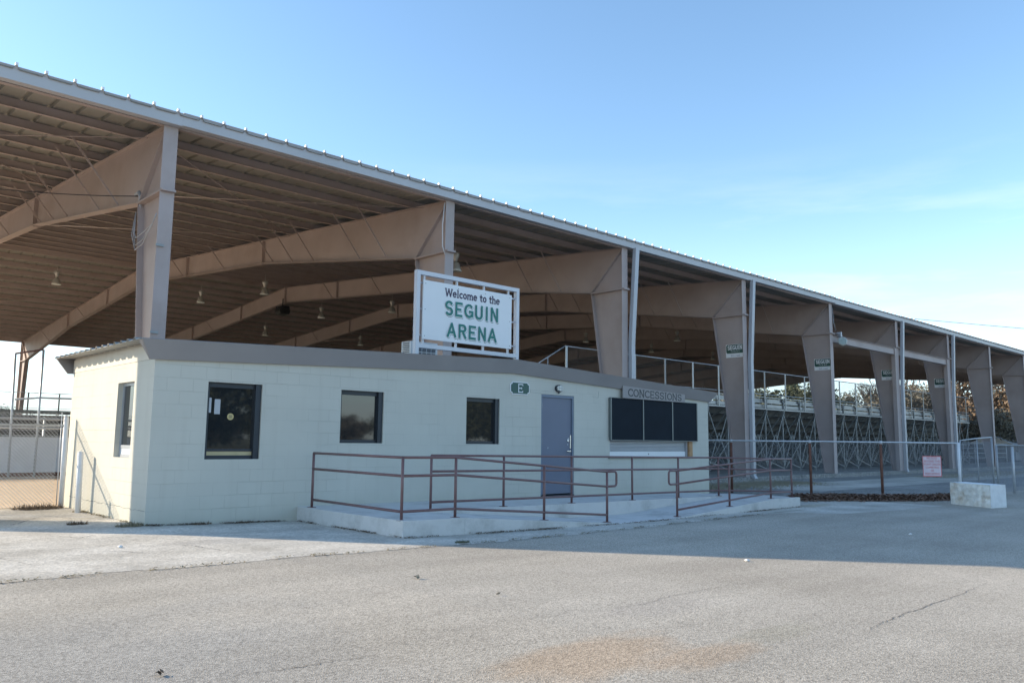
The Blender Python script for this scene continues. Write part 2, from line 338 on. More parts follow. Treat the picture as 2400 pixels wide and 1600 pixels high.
# glyph: (width, strokes, serif bars (x, y, half-length, vertical?))
GL = {
 'C': (.62, [arc(.36, .5, .30, .45, 50, 310)], [(.56, .84, .10, 1), (.56, .16, .10, 1)]),
 'O': (.66, [arc(.33, .5, .28, .45, 0, 360, 24)], []),
 'N': (.66, [[(.1, 0), (.1, 1)], [(.1, 1), (.56, 0)], [(.56, 0), (.56, 1)]], [(.1, 0, .1, 0), (.1, 1, .1, 0), (.56, 1, .1, 0)]),
 'E': (.58, [[(.1, 0), (.1, 1)], [(.1, .97), (.52, .97)], [(.1, .5), (.42, .5)], [(.1, .03), (.52, .03)]], [(.52, .88, .09, 1), (.52, .12, .09, 1), (.42, .5, .1, 1)]),
 'S': (.58, [arc(.29, .735, .22, .235, 35, 270, 12)+arc(.29, .265, .22, .235, 90, -145, 12)[1:]], [(.49, .84, .10, 1), (.08, .16, .10, 1)]),
 'I': (.30, [[(.15, 0), (.15, 1)]], [(.15, 0, .12, 0), (.15, 1, .12, 0)]),
 'G': (.66, [arc(.36, .5, .30, .45, 50, 330), [(.62, .12), (.62, .45)], [(.40, .45), (.62, .45)]], []),
 'U': (.66, [[(.1, 1), (.1, .32)]+arc(.33, .32, .23, .29, 180, 360, 10)+[(.56, 1)]], []),
 'A': (.68, [[(.06, 0), (.34, 1)], [(.34, 1), (.62, 0)], [(.15, .32), (.53, .32)]], []),
 'R': (.62, [[(.1, 0), (.1, 1)], [(.1, .97), (.34, .97)]+arc(.34, .74, .2, .23, 90, -90, 8)+[(.1, .51)], [(.33, .51), (.56, 0)]], []),
 'W': (.94, [[(.06, 1), (.25, 0)], [(.25, 0), (.47, .9)], [(.47, .9), (.69, 0)], [(.69, 0), (.88, 1)]], [(.06, 1, .09, 0), (.47, .98, .07, 0), (.88, 1, .09, 0)]),
 'e': (.5, [[(.07, .36), (.44, .36)]+arc(.25, .33, .19, .3, 8, 310, 16)], []),
 'l': (.26, [[(.13, 0), (.13, 1)]], [(.13, 0, .1, 0), (.08, 1, .06, 0)]),
 'c': (.46, [arc(.27, .33, .19, .3, 50, 310, 14)], []),
 'o': (.5, [arc(.25, .33, .18, .3, 0, 360, 18)], []),
 'm': (.82, [[(.1, 0), (.1, .63)], arc(.26, .4, .15, .23, 170, 0, 8)+[(.41, 0)], arc(.57, .4, .15, .23, 170, 0, 8)+[(.72, 0)]], [(.1, 0, .08, 0), (.41, 0, .08, 0), (.72, 0, .08, 0), (.06, .63, .05, 0)]),
 't': (.36, [[(.15, .88), (.15, .15)]+arc(.25, .15, .1, .12, 180, 300, 6), [(.02, .62), (.32, .62)]], []),
 'h': (.54, [[(.1, 0), (.1, 1)], arc(.27, .4, .16, .23, 170, 0, 8)+[(.43, 0)]], [(.1, 0, .08, 0), (.43, 0, .08, 0), (.05, 1, .06, 0)]),
 ' ': (.3, [], []),
}
def stroke_text(txt, x0, x1, z0, hgt, y, th, serif=False, depth=.004, gap=.1, extra=0):
    """flat letters in the x-z plane facing -y, fitted between x0 and x1"""
    mb = MB(); tot = sum(GL[c][0] for c in txt)+gap*(len(txt)-1); sx = (x1-x0)/tot; x = x0; k = 0
    for c in txt:
        wd, st, se = GL[c]
        segs = []
        for line in st:
            for a, b in zip(line[:-1], line[1:]): segs.append((a, b, 1))
        if serif:
            for (cx, cz, hl, vert) in se: segs.append(((cx, cz-hl), (cx, cz+hl), .6) if vert else ((cx-hl, cz), (cx+hl, cz), .6))
        for a, b, tw in segs:
            A = V(x+a[0]*sx, 0, z0+a[1]*hgt); B = V(x+b[0]*sx, 0, z0+b[1]*hgt)
            d = B-A
            if d.length < 1e-5: continue
            d.normalize(); nrm = V(-d.z, 0, d.x)*(th*tw/2+extra); e = d*(th*tw*.35+extra)
            k += 1; yy = y-(k % 7)*.00025
            pts = [A-e-nrm, B+e-nrm, B+e+nrm, A-e+nrm]
            mb.prism([V(p.x, yy, p.z) for p in pts], (0, -depth, 0))
        x += (wd+gap)*sx
    return mb
def font_mesh(txt, width, height=None):
    cu = bpy.data.curves.new('lettering', 'FONT'); cu.body = txt; cu.size = 1; cu.resolution_u = 3; cu.extrude = 0
    o = bpy.data.objects.new('lettering', cu); COL.objects.link(o)
    dg = bpy.context.evaluated_depsgraph_get(); me = bpy.data.meshes.new_from_object(o.evaluated_get(dg)); bpy.data.objects.remove(o)
    xs = [v.co.x for v in me.vertices]; ys = [v.co.y for v in me.vertices]
    sx = width/(max(xs)-min(xs)); sz = sx if height is None else height/(max(ys)-min(ys))
    mx_, my_ = min(xs), min(ys)
    for v in me.vertices: v.co = ((v.co.x-mx_)*sx, 0, (v.co.y-my_)*sz)
    return me

# ------------------------------------------------------------------ ground
def sheet(x0, x1, y0, y1, dz, nx=30, ny=1, edge=None):
    mb = MB(); i0 = 0; xs = [x0+(x1-x0)*i/nx for i in range(nx+1)]
    for x in xs:
        for j in range(ny+1):
            ya, yb = (y0, y1) if edge is None else edge(x, y0, y1)
            mb.v.append((x, ya+(yb-ya)*j/ny, zg(x)+dz))
    for i in range(nx):
        for j in range(ny):
            a = i*(ny+1)+j; mb.f.append((a, a+ny+1, a+ny+2, a+1)); mb.sm.append(False)
    return mb
big = MB()
xs = [-1500, -60]+[4.4+9*i/14 for i in range(15)]+[90, 1500]
for i, x in enumerate(xs):
    for y in (-1500, 1500): big.v.append((x, y, zg(x)-.012))
for i in range(len(xs)-1): big.f.append((2*i, 2*i+2, 2*i+3, 2*i+1)); big.sm.append(False)
struct('field', big, 'field')
lot = MB(); xs = [-60, -8]+[4.4+9*i/14 for i in range(15)]+[30, 140]
for x in xs:
    for y in (-32, 14.6): lot.v.append((x, y, zg(x)-.006))
for i in range(len(xs)-1): lot.f.append((2*i, 2*i+2, 2*i+3, 2*i+1)); lot.sm.append(False)
struct('asphalt_lot', lot, 'asphalt')
EDGE = [(-30, 8.75), (-4, 8.7), (1.76, 8.59), (2.9, 8.55), (4.1, 8.4), (5.6, 8.52), (8.1, 8.62), (11.2, 8.92), (14.2, 9.1), (15.7, 9.18), (16.9, 8.85), (17.5, 8.1), (19.7, 7.75), (22.0, 7.6)]
def edge_y(x):
    for (a, ya), (b, yb) in zip(EDGE[:-1], EDGE[1:]):
        if a <= x <= b: return ya+(yb-ya)*(x-a)/(b-a)
    return EDGE[-1][1]
rnd = random.Random(3)
ap = MB(); n = 440; x0, x1 = -12, 22.0
for i in range(n+1):
    x = x0+(x1-x0)*i/n; j = .035*math.sin(x*3.1)+rnd.uniform(-.02, .02)
    ap.v.append((x, edge_y(x)+j, zg(x)-.0035)); ap.v.append((x, 17.0 if x < 20.2 else 17.0-(x-20.2)*4.6, zg(x)-.0035))
for i in range(n): ap.f.append((2*i, 2*i+2, 2*i+3, 2*i+1)); ap.sm.append(False)
struct('concrete_apron', ap, 'apron')
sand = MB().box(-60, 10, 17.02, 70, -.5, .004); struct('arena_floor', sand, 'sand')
struct('arena_floor', MB().box(10.001, 91, 17.02, 70, -.5, .004), 'dirt')  # same floor as the sand, darkened here to cut bounced light
gr = MB(); 
for x in (20.9, 24, 30, 95): gr.v += [(x, 9.4 if x > 22 else 10.4, -.166), (x, 17.0, -.166)]
for i in range(3): gr.f.append((2*i, 2*i+2, 2*i+3, 2*i+1)); gr.sm.append(False)
struct('gravel_yard', gr, 'gravel')
gr2 = MB().box(19.3, 91, 17.0, 21.5, -.4, .012); struct('gravel_bank', gr2, 'gravel')
pth = MB(); pth.quad((25, 12.2, -.16), (95, 12.2, -.16), (95, 15.2, -.16), (25, 15.2, -.16)); struct('concrete_path', pth, 'apron')

def crack(pts, wd, name='pavement_crack'):
    rn = random.Random(len(pts)*11+int(pts[0][0]*10)); P = []
    for (a, b) in zip(pts[:-1], pts[1:]):
        m_ = 14
        for i in range(m_):
            t = i/m_; P.append((a[0]+(b[0]-a[0])*t+rn.uniform(-.018, .018), a[1]+(b[1]-a[1])*t+rn.uniform(-.018, .018)))
    mb = MB()
    for i in range(len(P)-1):
        a = Vector(P[i]); b = Vector(P[i+1]); d = (b-a).normalized(); nrm = Vector((-d.y, d.x))
        w0 = wd*(.2+.8*math.sin(math.pi*(i+.5)/len(P)))*rn.uniform(.5, 1.1)
        z = lambda q: zg(q.x)-.0025
        mb.quad((*(a-nrm*w0/2), z(a)), (*(b-nrm*w0/2), z(b)), (*(b+nrm*w0/2), z(b)), (*(a+nrm*w0/2), z(a)))
    struct(name, mb, 'crack')
crack([(6.2, 2.72), (6.76, 2.80), (7.4, 2.84), (8.5, 2.89), (10.0, 3.02)], .010)
crack([(5.1, 4.42), (5.7, 4.38), (6.2, 4.49), (7.2, 4.55), (7.9, 4.49)], .007)
crack([(2.1, 4.47), (2.5, 4.42), (3.0, 4.34)], .008)

for q_, w_ in (([(2.9, 13.9), (3.1, 14.2), (3.6, 15.1)], .03), ([(3.62, 15.1), (3.8, 14.8), (3.95, 14.3)], .02), ([(4.0, 11.5), (4.7, 11.2), (5.7, 11.1), (6.6, 11.3)], .012), ([(3.0, 12.2), (3.25, 11.7), (3.5, 11.9)], .025), ([(4.0, 10.2), (4.1, 9.95), (4.2, 9.4)], .03), ([(3.1, 10.2), (3.3, 10.0), (3.45, 9.7)], .03), ([(1.2, 12.6), (1.9, 11.2), (2.3, 9.3)], .014)):
    crack(q_, w_, 'concrete_crack')

# ------------------------------------------------------------------ concession building
XA, XR, YB, YD = 4.404, 19.38, 12.68, 16.98
EAVE, PEAK, XM = 2.50, 2.78, 11.9
def wall_top(x): return EAVE+(PEAK-EAVE)*(1-abs(x-XM)/(XM-XA)) if x <= XM else PEAK-(PEAK-2.47)*(x-XM)/(XR-XM)
bld = thing('concession_building', 'low grey-green painted block building with a grey gable fascia and a blue door', 'building', (XA, YB, 0))
holes = [(5.25, 6.17, .97, 2.20), (7.68, 8.60, 1.243, 2.195), (10.62, 11.54, 1.243, 2.195), (12.79, 13.87, .02, 2.362), (15.143, 18.60, .953, 1.42)]
fw = MB(); xs = sorted({XA, XR, XM} | {h[0] for h in holes} | {h[1] for h in holes})
for a, b in zip(xs[:-1], xs[1:]):
    hs = [h for h in holes if h[0] <= a+1e-6 and h[1] >= b-1e-6]
    if hs:
        h = hs[0]
        if h[2] > .05: fw.box(a, b, YB, YB+.2, -.6, h[2])
        fw.prism([(a, YB, h[3]), (b, YB, h[3]), (b, YB, wall_top(b)), (a, YB, wall_top(a))], (0, .2, 0))
    else:
        fw.prism([(a, YB, -.6), (b, YB, -.6), (b, YB, wall_top(b)), (a, YB, wall_top(a))], (0, .2, 0))
part('wall', fw, 'blockX', bld)
sw = MB(); lw = (13.53, 14.32, .975, 2.195)       # side window opening in the sunlit wall
sw.box(XA, XA+.2, YB+.201, lw[0], -.6, EAVE); sw.box(XA, XA+.2, lw[1], YD, -.6, EAVE); sw.box(XA, XA+.2, lw[0], lw[1], -.6, lw[2]); sw.box(XA, XA+.2, lw[0], lw[1], lw[3], EAVE)
part('wall', sw, 'blockY', bld)
rw = MB().box(XR-.2, XR, YB+.201, YD, -.6, 2.45); part('wall', rw, 'blockY', bld)
bw = MB().box(XA+.201, XR-.201, YD-.2, YD, -.6, 2.45); part('wall', bw, 'blockX', bld)
part('floor', MB().box(XA+.2, XR-.2, YB+.2, YD-.2, -.1, .03), 'dim', bld)
fr = MB().box(XA+.012, XA+.05, YB+.02, YD, EAVE+.003, 2.79)
fr.box(XA-.006, XA+.012, YB+.08, YD, EAVE+.003, 2.74); part('frieze_board', fr, 'frieze', bld)
# fascia: leans out towards the top
def fascia_piece(pts_bottom, pts_top, y0, y1):
    mb = MB()
    for (b0, b1, t0, t1) in zip(pts_bottom[:-1], pts_bottom[1:], pts_top[:-1], pts_top[1:]):
        q = [V(b0[0], y0, b0[1]), V(b1[0], y0, b1[1]), V(t1[0], y1, t1[1]), V(t0[0], y1, t0[1])]
        mb.prism(q, (0, .05, 0))
    return mb
fb = [(4.31, 2.485), (XM, 2.765), (19.42, 2.455)]; ft = [(4.13, 2.775), (XM, 3.05), (19.60, 2.715)]
part('fascia', fascia_piece(fb, ft, YB-.055, YB-.20), 'fascia', bld)
part('fascia', fascia_piece(fb, ft, YD+.02, YD+.16), 'fascia', bld)
endc = MB(); endc.prism([(4.13, YB-.17, 2.765), (4.13, YB-.03, 2.765), (4.30, YB-.03, 2.50), (4.30, YB-.04, 2.49)], (.012, 0, 0)); part('fascia_end', endc, 'fascia', bld)
# corrugated roof, ribs running down the slope
rf = MB(); prof = []; yy = YB-.16
while yy < YD+.14:
    prof += [(yy, 0), (yy+.16, 0), (yy+.19, .035), (yy+.25, .035), (yy+.28, 0)]; yy += .31
for (xa, za, xb, zb) in ((4.10, 2.765, XM, 3.03), (XM, 3.03, 19.66, 2.705)):
    for (ya, ha), (yb_, hb) in zip(prof[:-1], prof[1:]):
        rf.prism([(xa, ya, za+ha), (xa, yb_, za+hb), (xa, yb_, za+hb+.006), (xa, ya, za+ha+.006)], (xb-xa, 0, zb-za))
part('roof', rf, 'corr', bld)

def window_front(x0, x1, z0, z1, big=False):
    f = MB(); y0, y1 = YB+.075, YB+.13; t = .06
    f.box(x0+.002, x0+t, y0, y1, z0+.002, z1-.002); f.box(x1-t-.04, x1-.002, y0-.045, y1, z0+.002, z1-.002)
    f.box(x0+t, x1-t-.04, y0, y1, z1-t-.02, z1-.002); f.box(x0+t, x1-t-.04, y0, y1, z0+.002, z0+t)
    if big: f.box(x0+t, x1-t-.04, y0, y1, z0+.125, z0+.165)
    fo = part('window', f, 'winframe', bld)
    g = MB().box(x0+t-.01, x1-t-.03, y0+.02, y0+.028, z0+(.14 if big else .03), z1-.05); part('pane', g, 'glass', fo)
    if big: part('sill_strip', MB().box(x0+t, x1-t-.04, y0+.012, y0+.03, z0+.062, z0+.124), 'sill', fo)
    return fo
w1 = window_front(5.25, 6.17, .97, 2.20, True)
st = MB().lathe([(.055, 0), (.055, .003)], (5.68, YB+.088, 1.655), 24, 'Y'); part('sticker', st, 'yellow', w1)
sk = MB(); 
for q in range(3): sk.box(5.655, 5.705, YB+.0855, YB+.0872, 1.635+q*.017, 1.642+q*.017)
part('sticker_print', sk, 'wire', w1)
part('notice', MB().box(5.405, 5.50, YB+.0885, YB+.0905, 1.69, 1.93), 'shutter', w1)
part('notice', MB().box(5.312, 5.352, YB+.0885, YB+.0905, 1.71, 1.95), 'shutter', w1)
window_front(7.68, 8.60, 1.243, 2.195); window_front(10.62, 11.54, 1.243, 2.195)
# side window
f = MB(); xa, xb = XA+.08, XA+.14
f.box(xa, xb, lw[0]+.002, lw[0]+.05, lw[2]+.002, lw[3]-.002); f.box(xa, xb, lw[1]-.05, lw[1]-.002, lw[2]+.002, lw[3]-.002)
f.box(xa, xb, lw[0]+.05, lw[1]-.05, lw[3]-.05, lw[3]-.002); f.box(xa, xb, lw[0]+.05, lw[1]-.05, lw[2]+.002, lw[2]+.05); f.box(xa, xb, lw[0]+.05, lw[1]-.05, lw[2]+.15, lw[2]+.2)
sf = part('window', f, 'shutter', bld); part('pane', MB().box(xa+.02, xa+.03, lw[0]+.04, lw[1]-.04, lw[2]+.18, lw[3]-.04), 'glass', sf)
part('sill_strip', MB().box(xa+.012, xa+.03, lw[0]+.05, lw[1]-.05, lw[2]+.05, lw[2]+.15), 'white', sf)
# door
df = MB(); df.box(12.792, 12.835, YB+.01, YB+.16, .11, 2.36); df.box(13.82, 13.868, YB+.01, YB+.16, .11, 2.36); df.box(12.835, 13.82, YB+.01, YB+.16, 2.30, 2.36)
part('door_frame', df, 'doorframe', bld)
dr = part('door', MB().box(12.839, 13.816, YB+.04, YB+.085, .15, 2.296), 'door', bld)
part('threshold', MB().box(12.80, 13.86, YB-.02, YB+.2, .03, .125), 'winframe', bld)
for z in (.42, 1.25, 2.05): part('hinge', MB().box(12.818, 12.85, YB+.022, YB+.042, z, z+.11), 'chrome', dr)
hd_ = MB().lathe([(.035, 0), (.035, .02), (.018, .03), (.018, .05)], (13.74, YB+.04, 1.05), 14, 'Y')
hd_ = MB(); hd_.lathe([(.018, -.05), (.018, -.02), (.035, -.012), (.035, 0)], (13.74, YB+.04, 1.10), 14, 'Y'); hd_.bar((13.74, YB-.005, 1.10), (13.62, YB-.005, 1.10), .02, .02)
part('handle', hd_, 'chrome', dr)
lk = MB(); lk.lathe([(.02, -.02), (.032, -.012), (.032, 0)], (13.70, YB+.04, 1.335), 14, 'Y'); part('deadbolt', lk, 'chrome', dr)
for (px_, pz_, sz_) in ((13.72, 1.36, .045), (13.05, 1.17, .022), (13.70, 1.25, .02)):
    sc_ = MB(); sc_.prism([(px_-sz_*.5, YB+.0385, pz_-sz_), (px_+sz_*.4, YB+.0385, pz_-sz_*.7), (px_+sz_*.6, YB+.0385, pz_+sz_*.6), (px_, YB+.0385, pz_+sz_), (px_-sz_*.6, YB+.0385, pz_+sz_*.3)], (0, .001, 0)); part('paint_scuff', sc_, 'shutter', dr)
part('guard_plate', MB().box(13.765, 13.795, YB+.028, YB+.039, 1.16, 1.46), 'chrome', dr)
# menu boards, shutter, timber jamb
for (a, b) in ((15.119, 16.36), (16.405, 17.60), (17.645, 18.727)):
    part('menu_board', MB().box(a, b, YB-.062, YB-.03, 1.372, 2.385), 'black', bld)
tr = MB()
for xx in (15.10, 16.364, 17.604, 18.729): tr.box(xx, xx+.037, YB-.075, YB-.018, 1.36, 2.39)
tr.box(15.137, 18.729, YB-.072, YB-.02, 2.386, 2.397); tr.box(15.137, 18.729, YB-.072, YB-.02, 1.355, 1.371)
tr.box(15.10, 18.766, YB-.017, YB-.001, 1.43, 2.38)
part('board_frame', tr, 'boardtrim', bld)
sh = MB()
for k in range(9): sh.prism([(15.16, YB+.09, 1.09+k*.036), (15.16, YB+.075, 1.10+k*.036), (15.16, YB+.075, 1.118+k*.036), (15.16, YB+.09, 1.125+k*.036)], (3.2, 0, 0))
sh.box(15.15, 18.37, YB+.092, YB+.11, .95, 1.42); so = part('serving_shutter', sh, 'shutter', bld)
part('shutter_bottom_bar', MB().box(15.16, 18.36, YB+.066, YB+.09, .96, 1.085), 'white', so)
part('shutter_lock', MB().lathe([(.018, -.012), (.018, 0)], (16.75, YB+.066, 1.025), 12, 'Y'), 'darkgalv', so)
part('shutter_guide', MB().box(18.37, 18.45, YB+.05, YB+.15, .955, 1.42), 'shutter', bld)
part('timber_jamb', MB().box(18.45, 18.598, YB-.012, YB+.15, .955, 1.42), 'wood', bld)
part('counter_ledge', MB().box(15.08, 18.62, YB-.05, YB+.15, .925, .951), 'boardtrim', bld)
# sign board under the fascia
sb = MB().prism([(15.53, YB-.108, 2.395), (18.14, YB-.108, 2.383), (18.14, YB-.108, 2.60), (15.53, YB-.108, 2.70)], (0, .025, 0))
so = part('sign_board', sb, 'boardpaint', bld)
tx = stroke_text('CONCESSIONS', 15.72, 17.98, 0, .185, YB-.109, .028, serif=True, gap=.06)
tx.v = [(x, y, z*(1-(x-15.72)*.05)+2.448-(x-15.72)*.012) for x, y, z in tx.v]
part('lettering', tx, 'winframe', so)
# cracks in the block paint
for (pts) in ([(12.80, 2.372), (12.45, 2.385), (12.42, 2.47)], [(14.5, 2.38), (14.72, 2.36), (14.74, 2.52)]):
    cb = MB()
    for a, b in zip(pts[:-1], pts[1:]): cb.bar((a[0], YB-.0005, a[1]), (b[0], YB-.0005, b[1]), .003, .004, up=(0, 1, 0))
    part('joint_crack', cb, 'boardtrim', bld)
rn = random.Random(5); cb = MB(); y = YB+.03; z = .205
while y < 16.6:
    y2 = y+rn.uniform(.05, .14); z2 = .2+rn.uniform(-.012, .012); cb.bar((XA-.0005, y, z), (XA-.0005, y2, z2), .006*rn.uniform(.3, 1.5), .003, up=(1, 0, 0)); y = y2; z = z2
part('joint_crack', cb, 'boardtrim', bld)

# E plate on the wall
ep = thing('letter_plate', 'green plate with a white letter E on the wall left of the door', 'sign', (12.1, YB, 2.45))
def notch(x0, x1, z0, z1, c, y, d):
    return MB().prism([(x0+c, y, z0), (x1-c, y, z0), (x1-c, y, z0+c*.5), (x1, y, z0+c), (x1, y, z1-c), (x1-c, y, z1-c*.5), (x1-c, y, z1), (x0+c, y, z1), (x0+c, y, z1-c*.5), (x0, y, z1-c), (x0, y, z0+c), (x0+c, y, z0+c*.5)], (0, d, 0))
part('backing', notch(11.82, 12.40, 2.315, 2.59, .055, YB-.02, .018), 'white', ep)
part('panel', notch(11.842, 12.378, 2.334, 2.571, .048, YB-.026, .005), 'green', ep)
part('lettering', stroke_text('E', 12.03, 12.20, 2.363, .18, YB-.028, .020, serif=True), 'white', ep)
# bulkhead lamp
wl = thing('wall_lamp', 'oval caged bulkhead lamp on the wall above the blue door', 'lamp', (13.33, YB, 2.52))
def oval(c, rx, rz, y0, y1, n=20):
    mb = MB(); mb.prism([(c[0]+rx*math.cos(2*math.pi*i/n), y0, c[2]+rz*math.sin(2*math.pi*i/n)) for i in range(n)], (0, y1-y0, 0)); return mb
part('housing', oval((13.33, 0, 2.51), .115, .085, YB-.04, YB-.001), 'winframe', wl)
part('lens', oval((13.34, 0, 2.515), .092, .062, YB-.075, YB-.04), 'lens', wl)
cg = MB()
for q in (-.05, 0, .05): cg.tube([(13.34+q, YB-.04, 2.45), (13.34+q, YB-.09, 2.47), (13.34+q, YB-.09, 2.56), (13.34+q, YB-.04, 2.585)], .004, 5)
cg.tube([(13.23, YB-.04, 2.515), (13.26, YB-.09, 2.515), (13.42, YB-.09, 2.515), (13.45, YB-.04, 2.515)], .004, 5)
part('cage', cg, 'darkgalv', wl)
part('tail_box', MB().box(13.32, 13.36, YB-.03, YB-.001, 2.40, 2.43), 'winframe', wl)

# ------------------------------------------------------------------ ramp, landing
rampm = MB()
RX0, RX1 = 6.90, 18.50
plat = lambda x: .168-.0100*(x-6.9)
for a, b in ((6.9, 17.2),):
    rampm.prism([(a, 10.86, -.6), (b, 10.86, -.6), (b, 10.86, plat(b)), (a, 10.86, plat(a))], (0, 12.679-10.86, 0))
rampm.prism([(17.2, 10.86, plat(17.2)), (17.2, 12.3, plat(17.2)), (18.55, 10.86, plat(18.5))], (0, 0, -.7))
pf = [(6.9, plat(6.9)), (8.05, .15), (11.75, zg(11.75)+.004)]
pr = [(13.45, zg(13.45)+.004), (17.30, .062), (18.55, .052)]
for P in (pf, pr):
    for a, b in zip(P[:-1], P[1:]):
        rampm.prism([(a[0], 9.60, -.6), (b[0], 9.60, -.6), (b[0], 9.60, b[1]), (a[0], 9.60, a[1])], (0, 1.259, 0))
rampm.prism([(11.75, 9.60, -.6), (13.45, 9.60, -.6), (13.45, 9.60, zg(13.45)+.004), (11.75, 9.60, zg(11.75)+.004)], (0, 1.259, 0))
ro = part('concrete_ramp', rampm, 'concrete'); tag(ro, 'pale concrete landing with two facing ramps along the front of the block building', 'ramp')
bvm = ro.modifiers.new('bevel', 'BEVEL'); bvm.width = .008; bvm.segments = 2; bvm.limit_method = 'ANGLE'
H = .905
def handrail(name, label, posts, runs, loops, cat='railing'):
    t = thing(name, label, cat, (posts[0][0], posts[0][1], posts[0][2]))
    for (x, y, z, top) in posts:
        p = MB(); p.tube([(x, y, z), (x, y, z+top)], .0225, 10); p.box(x-.055, x+.055, y-.055, y+.055, z, z+.008); part('post', p, 'rail', t)
    for r in runs: part('rail_pipe', MB().tube(r, .021, 10), 'rail', t)
    for r in loops: part('end_loop', MB().tube(r, .021, 10), 'rail', t)
    return t
P1, P2, P3, P4, P5 = (6.99, 12.345, .168), (6.955, 9.72, .155), (7.952, 9.72, .150), (9.89, 9.72, -.001), (11.53, 9.72, -.13)
def up(p, h): return (p[0], p[1], p[2]+h)
runs = []
for h in (H, .64, .13):
    runs.append([up(P1, h), up(P2, h)]); 
    e = [up(P2, h), up(P3, h), up(P4, h), up(P5, h)]; runs.append(e)
def loop(p, dx, ha, hb):
    s_ = 1 if dx > 0 else -1; c = .05; x = p[0]; y = p[1]; z = p[2]; d = abs(dx)
    return [(x, y, z+ha), (x+s_*(d-c), y, z+ha+.004), (x+s_*(d-.015), y, z+ha-.015), (x+s_*d, y, z+ha-c), (x+s_*d, y, z+hb+c), (x+s_*(d-.015), y, z+hb+.015), (x+s_*(d-c), y, z+hb), (x, y, z+hb)]
handrail('handrail', 'brown pipe handrail around the front left edge of the landing, ending in a loop', [(*P1, H), (*P2, H), (*P3, H), (*P4, H), (*P5, H)], runs, [loop(P5, .27, H, .64)])
Q = [(8.40, 10.92, .153), (10.06, 10.92, .137), (11.88, 10.92, .118), (13.78, 10.92, .10), (15.45, 10.92, .083), (17.06, 10.90, .067)]
R4, R3, R2, R1 = (18.38, 9.72, .054), (17.39, 9.72, .061), (15.63, 9.72, -.035), (13.70, 9.72, -.148)
runs = []
for h in (H, .64, .13):
    runs.append([up(q, h) for q in Q]+[up(R4, h)]); runs.append([up(R4, h), up(R3, h), up(R2, h), up(R1, h)])
handrail('handrail', 'long brown pipe handrail behind the ramps, returning along the right ramp', [(*q, H) for q in Q]+[(*R4, H), (*R3, H), (*R2, H), (*R1, H)], runs, [loop(R1, -.27, H, .64)])

# ------------------------------------------------------------------ welcome sign on the roof
ws = thing('welcome_sign', 'white Welcome to the SEGUIN ARENA panel in a square tube frame above the roof', 'sign', (9.83, 13.3, 3.0))
Ys = 13.42
sf_ = MB(); sf_.box(9.835, 9.925, Ys, Ys+.10, 2.92, 4.845); part('frame_post', sf_, 'signframe', ws)
sf_ = MB(); sf_.box(12.70, 12.785, Ys, Ys+.10, 2.92, 4.845); part('frame_post', sf_, 'signframe', ws)
part('frame_rail', MB().box(9.925, 12.70, Ys+.001, Ys+.099, 4.755, 4.844), 'signframe', ws)
part('frame_rail', MB().box(9.925, 12.70, Ys+.001, Ys+.099, 3.215, 3.30), 'signframe', ws)
for x in (10.03, 10.92, 11.70, 12.45): part('upright', MB().box(x, x+.04, Ys+.03, Ys+.07, 3.30, 4.755), 'signframe', ws)
for z in (3.47, 4.03, 4.58): part('cross_tube', MB().box(9.925, 12.70, Ys+.071, Ys+.098, z, z+.035), 'signframe', ws)
pn = part('sign_panel', MB().box(9.995, 12.53, Ys-.012, Ys+.012, 3.40, 4.65), 'white', ws)
zt = lambda fr_: 4.632-1.212*fr_
yb = Ys-.0125
tt = stroke_text('Welcome to the', 10.575, 12.15, zt(.205), .16, yb, .029, serif=True, gap=.05); part('lettering', tt, 'plum', pn)
for word, a, b, f0, f1 in (('SEGUIN', 10.58, 12.11, .535, .30), ('ARENA', 10.64, 12.06, .915, .69)):
    h = zt(f1)-zt(f0)
    part('lettering', stroke_text(word, a+.026, b+.026, zt(f0)-.022, h, yb, .058, gap=.16, extra=.002), 'lettergreen', pn)
    part('lettering_inline', stroke_text(word, a+.018, b+.018, zt(f0)-.013, h, yb-.006, .060, gap=.16, extra=.001), 'white', pn)
    part('lettering', stroke_text(word, a, b, zt(f0), h, yb-.012, .052, gap=.16), 'lettergreen', pn)
bo = MB()
for x in (10.05, 10.94, 11.72, 12.47):
    for z in (3.47, 4.58): bo.lathe([(.009, -.004), (.009, 0)], (x, Ys-.0122, z), 8, 'Y')
for z in (4.03,): bo.lathe([(.009, -.004), (.009, 0)], (10.05, Ys-.0122, z), 8, 'Y'); bo.lathe([(.009, -.004), (.009, 0)], (12.47, Ys-.0122, z), 8, 'Y')
part('bolt', bo, 'acgrille', pn)

ac = thing('air_conditioner', 'white outdoor air conditioner on the block building roof, partly behind the welcome sign', 'air conditioner', (11.3, 15.6, 3.0))
part('casing', MB().box(11.30, 12.10, 15.6, 15.98, 3.06, 3.66), 'acwhite', ac)
gl = MB()
for i in range(4):
    for j in range(5): gl.box(11.50+i*.14, 11.61+i*.14, 15.588, 15.599, 3.11+j*.105, 3.19+j*.105)
part('grille', gl, 'acgrille', ac)
gl = MB()
for j in range(12): gl.box(11.288, 11.299, 15.66, 15.92, 3.12+j*.045, 3.14+j*.045)
part('side_fins', gl, 'acgrille', ac)
vt = thing('roof_vent', 'low white domed vent just above the grey fascia, under the welcome sign', 'vent', (12.0, 14.2, 3.0))
part('dome', MB().lathe([(.24, -.03), (.25, .06), (.24, .085), (.15, .11), (.02, .12)], (12.0, 14.2, 3.05), 18), 'acwhite', vt)

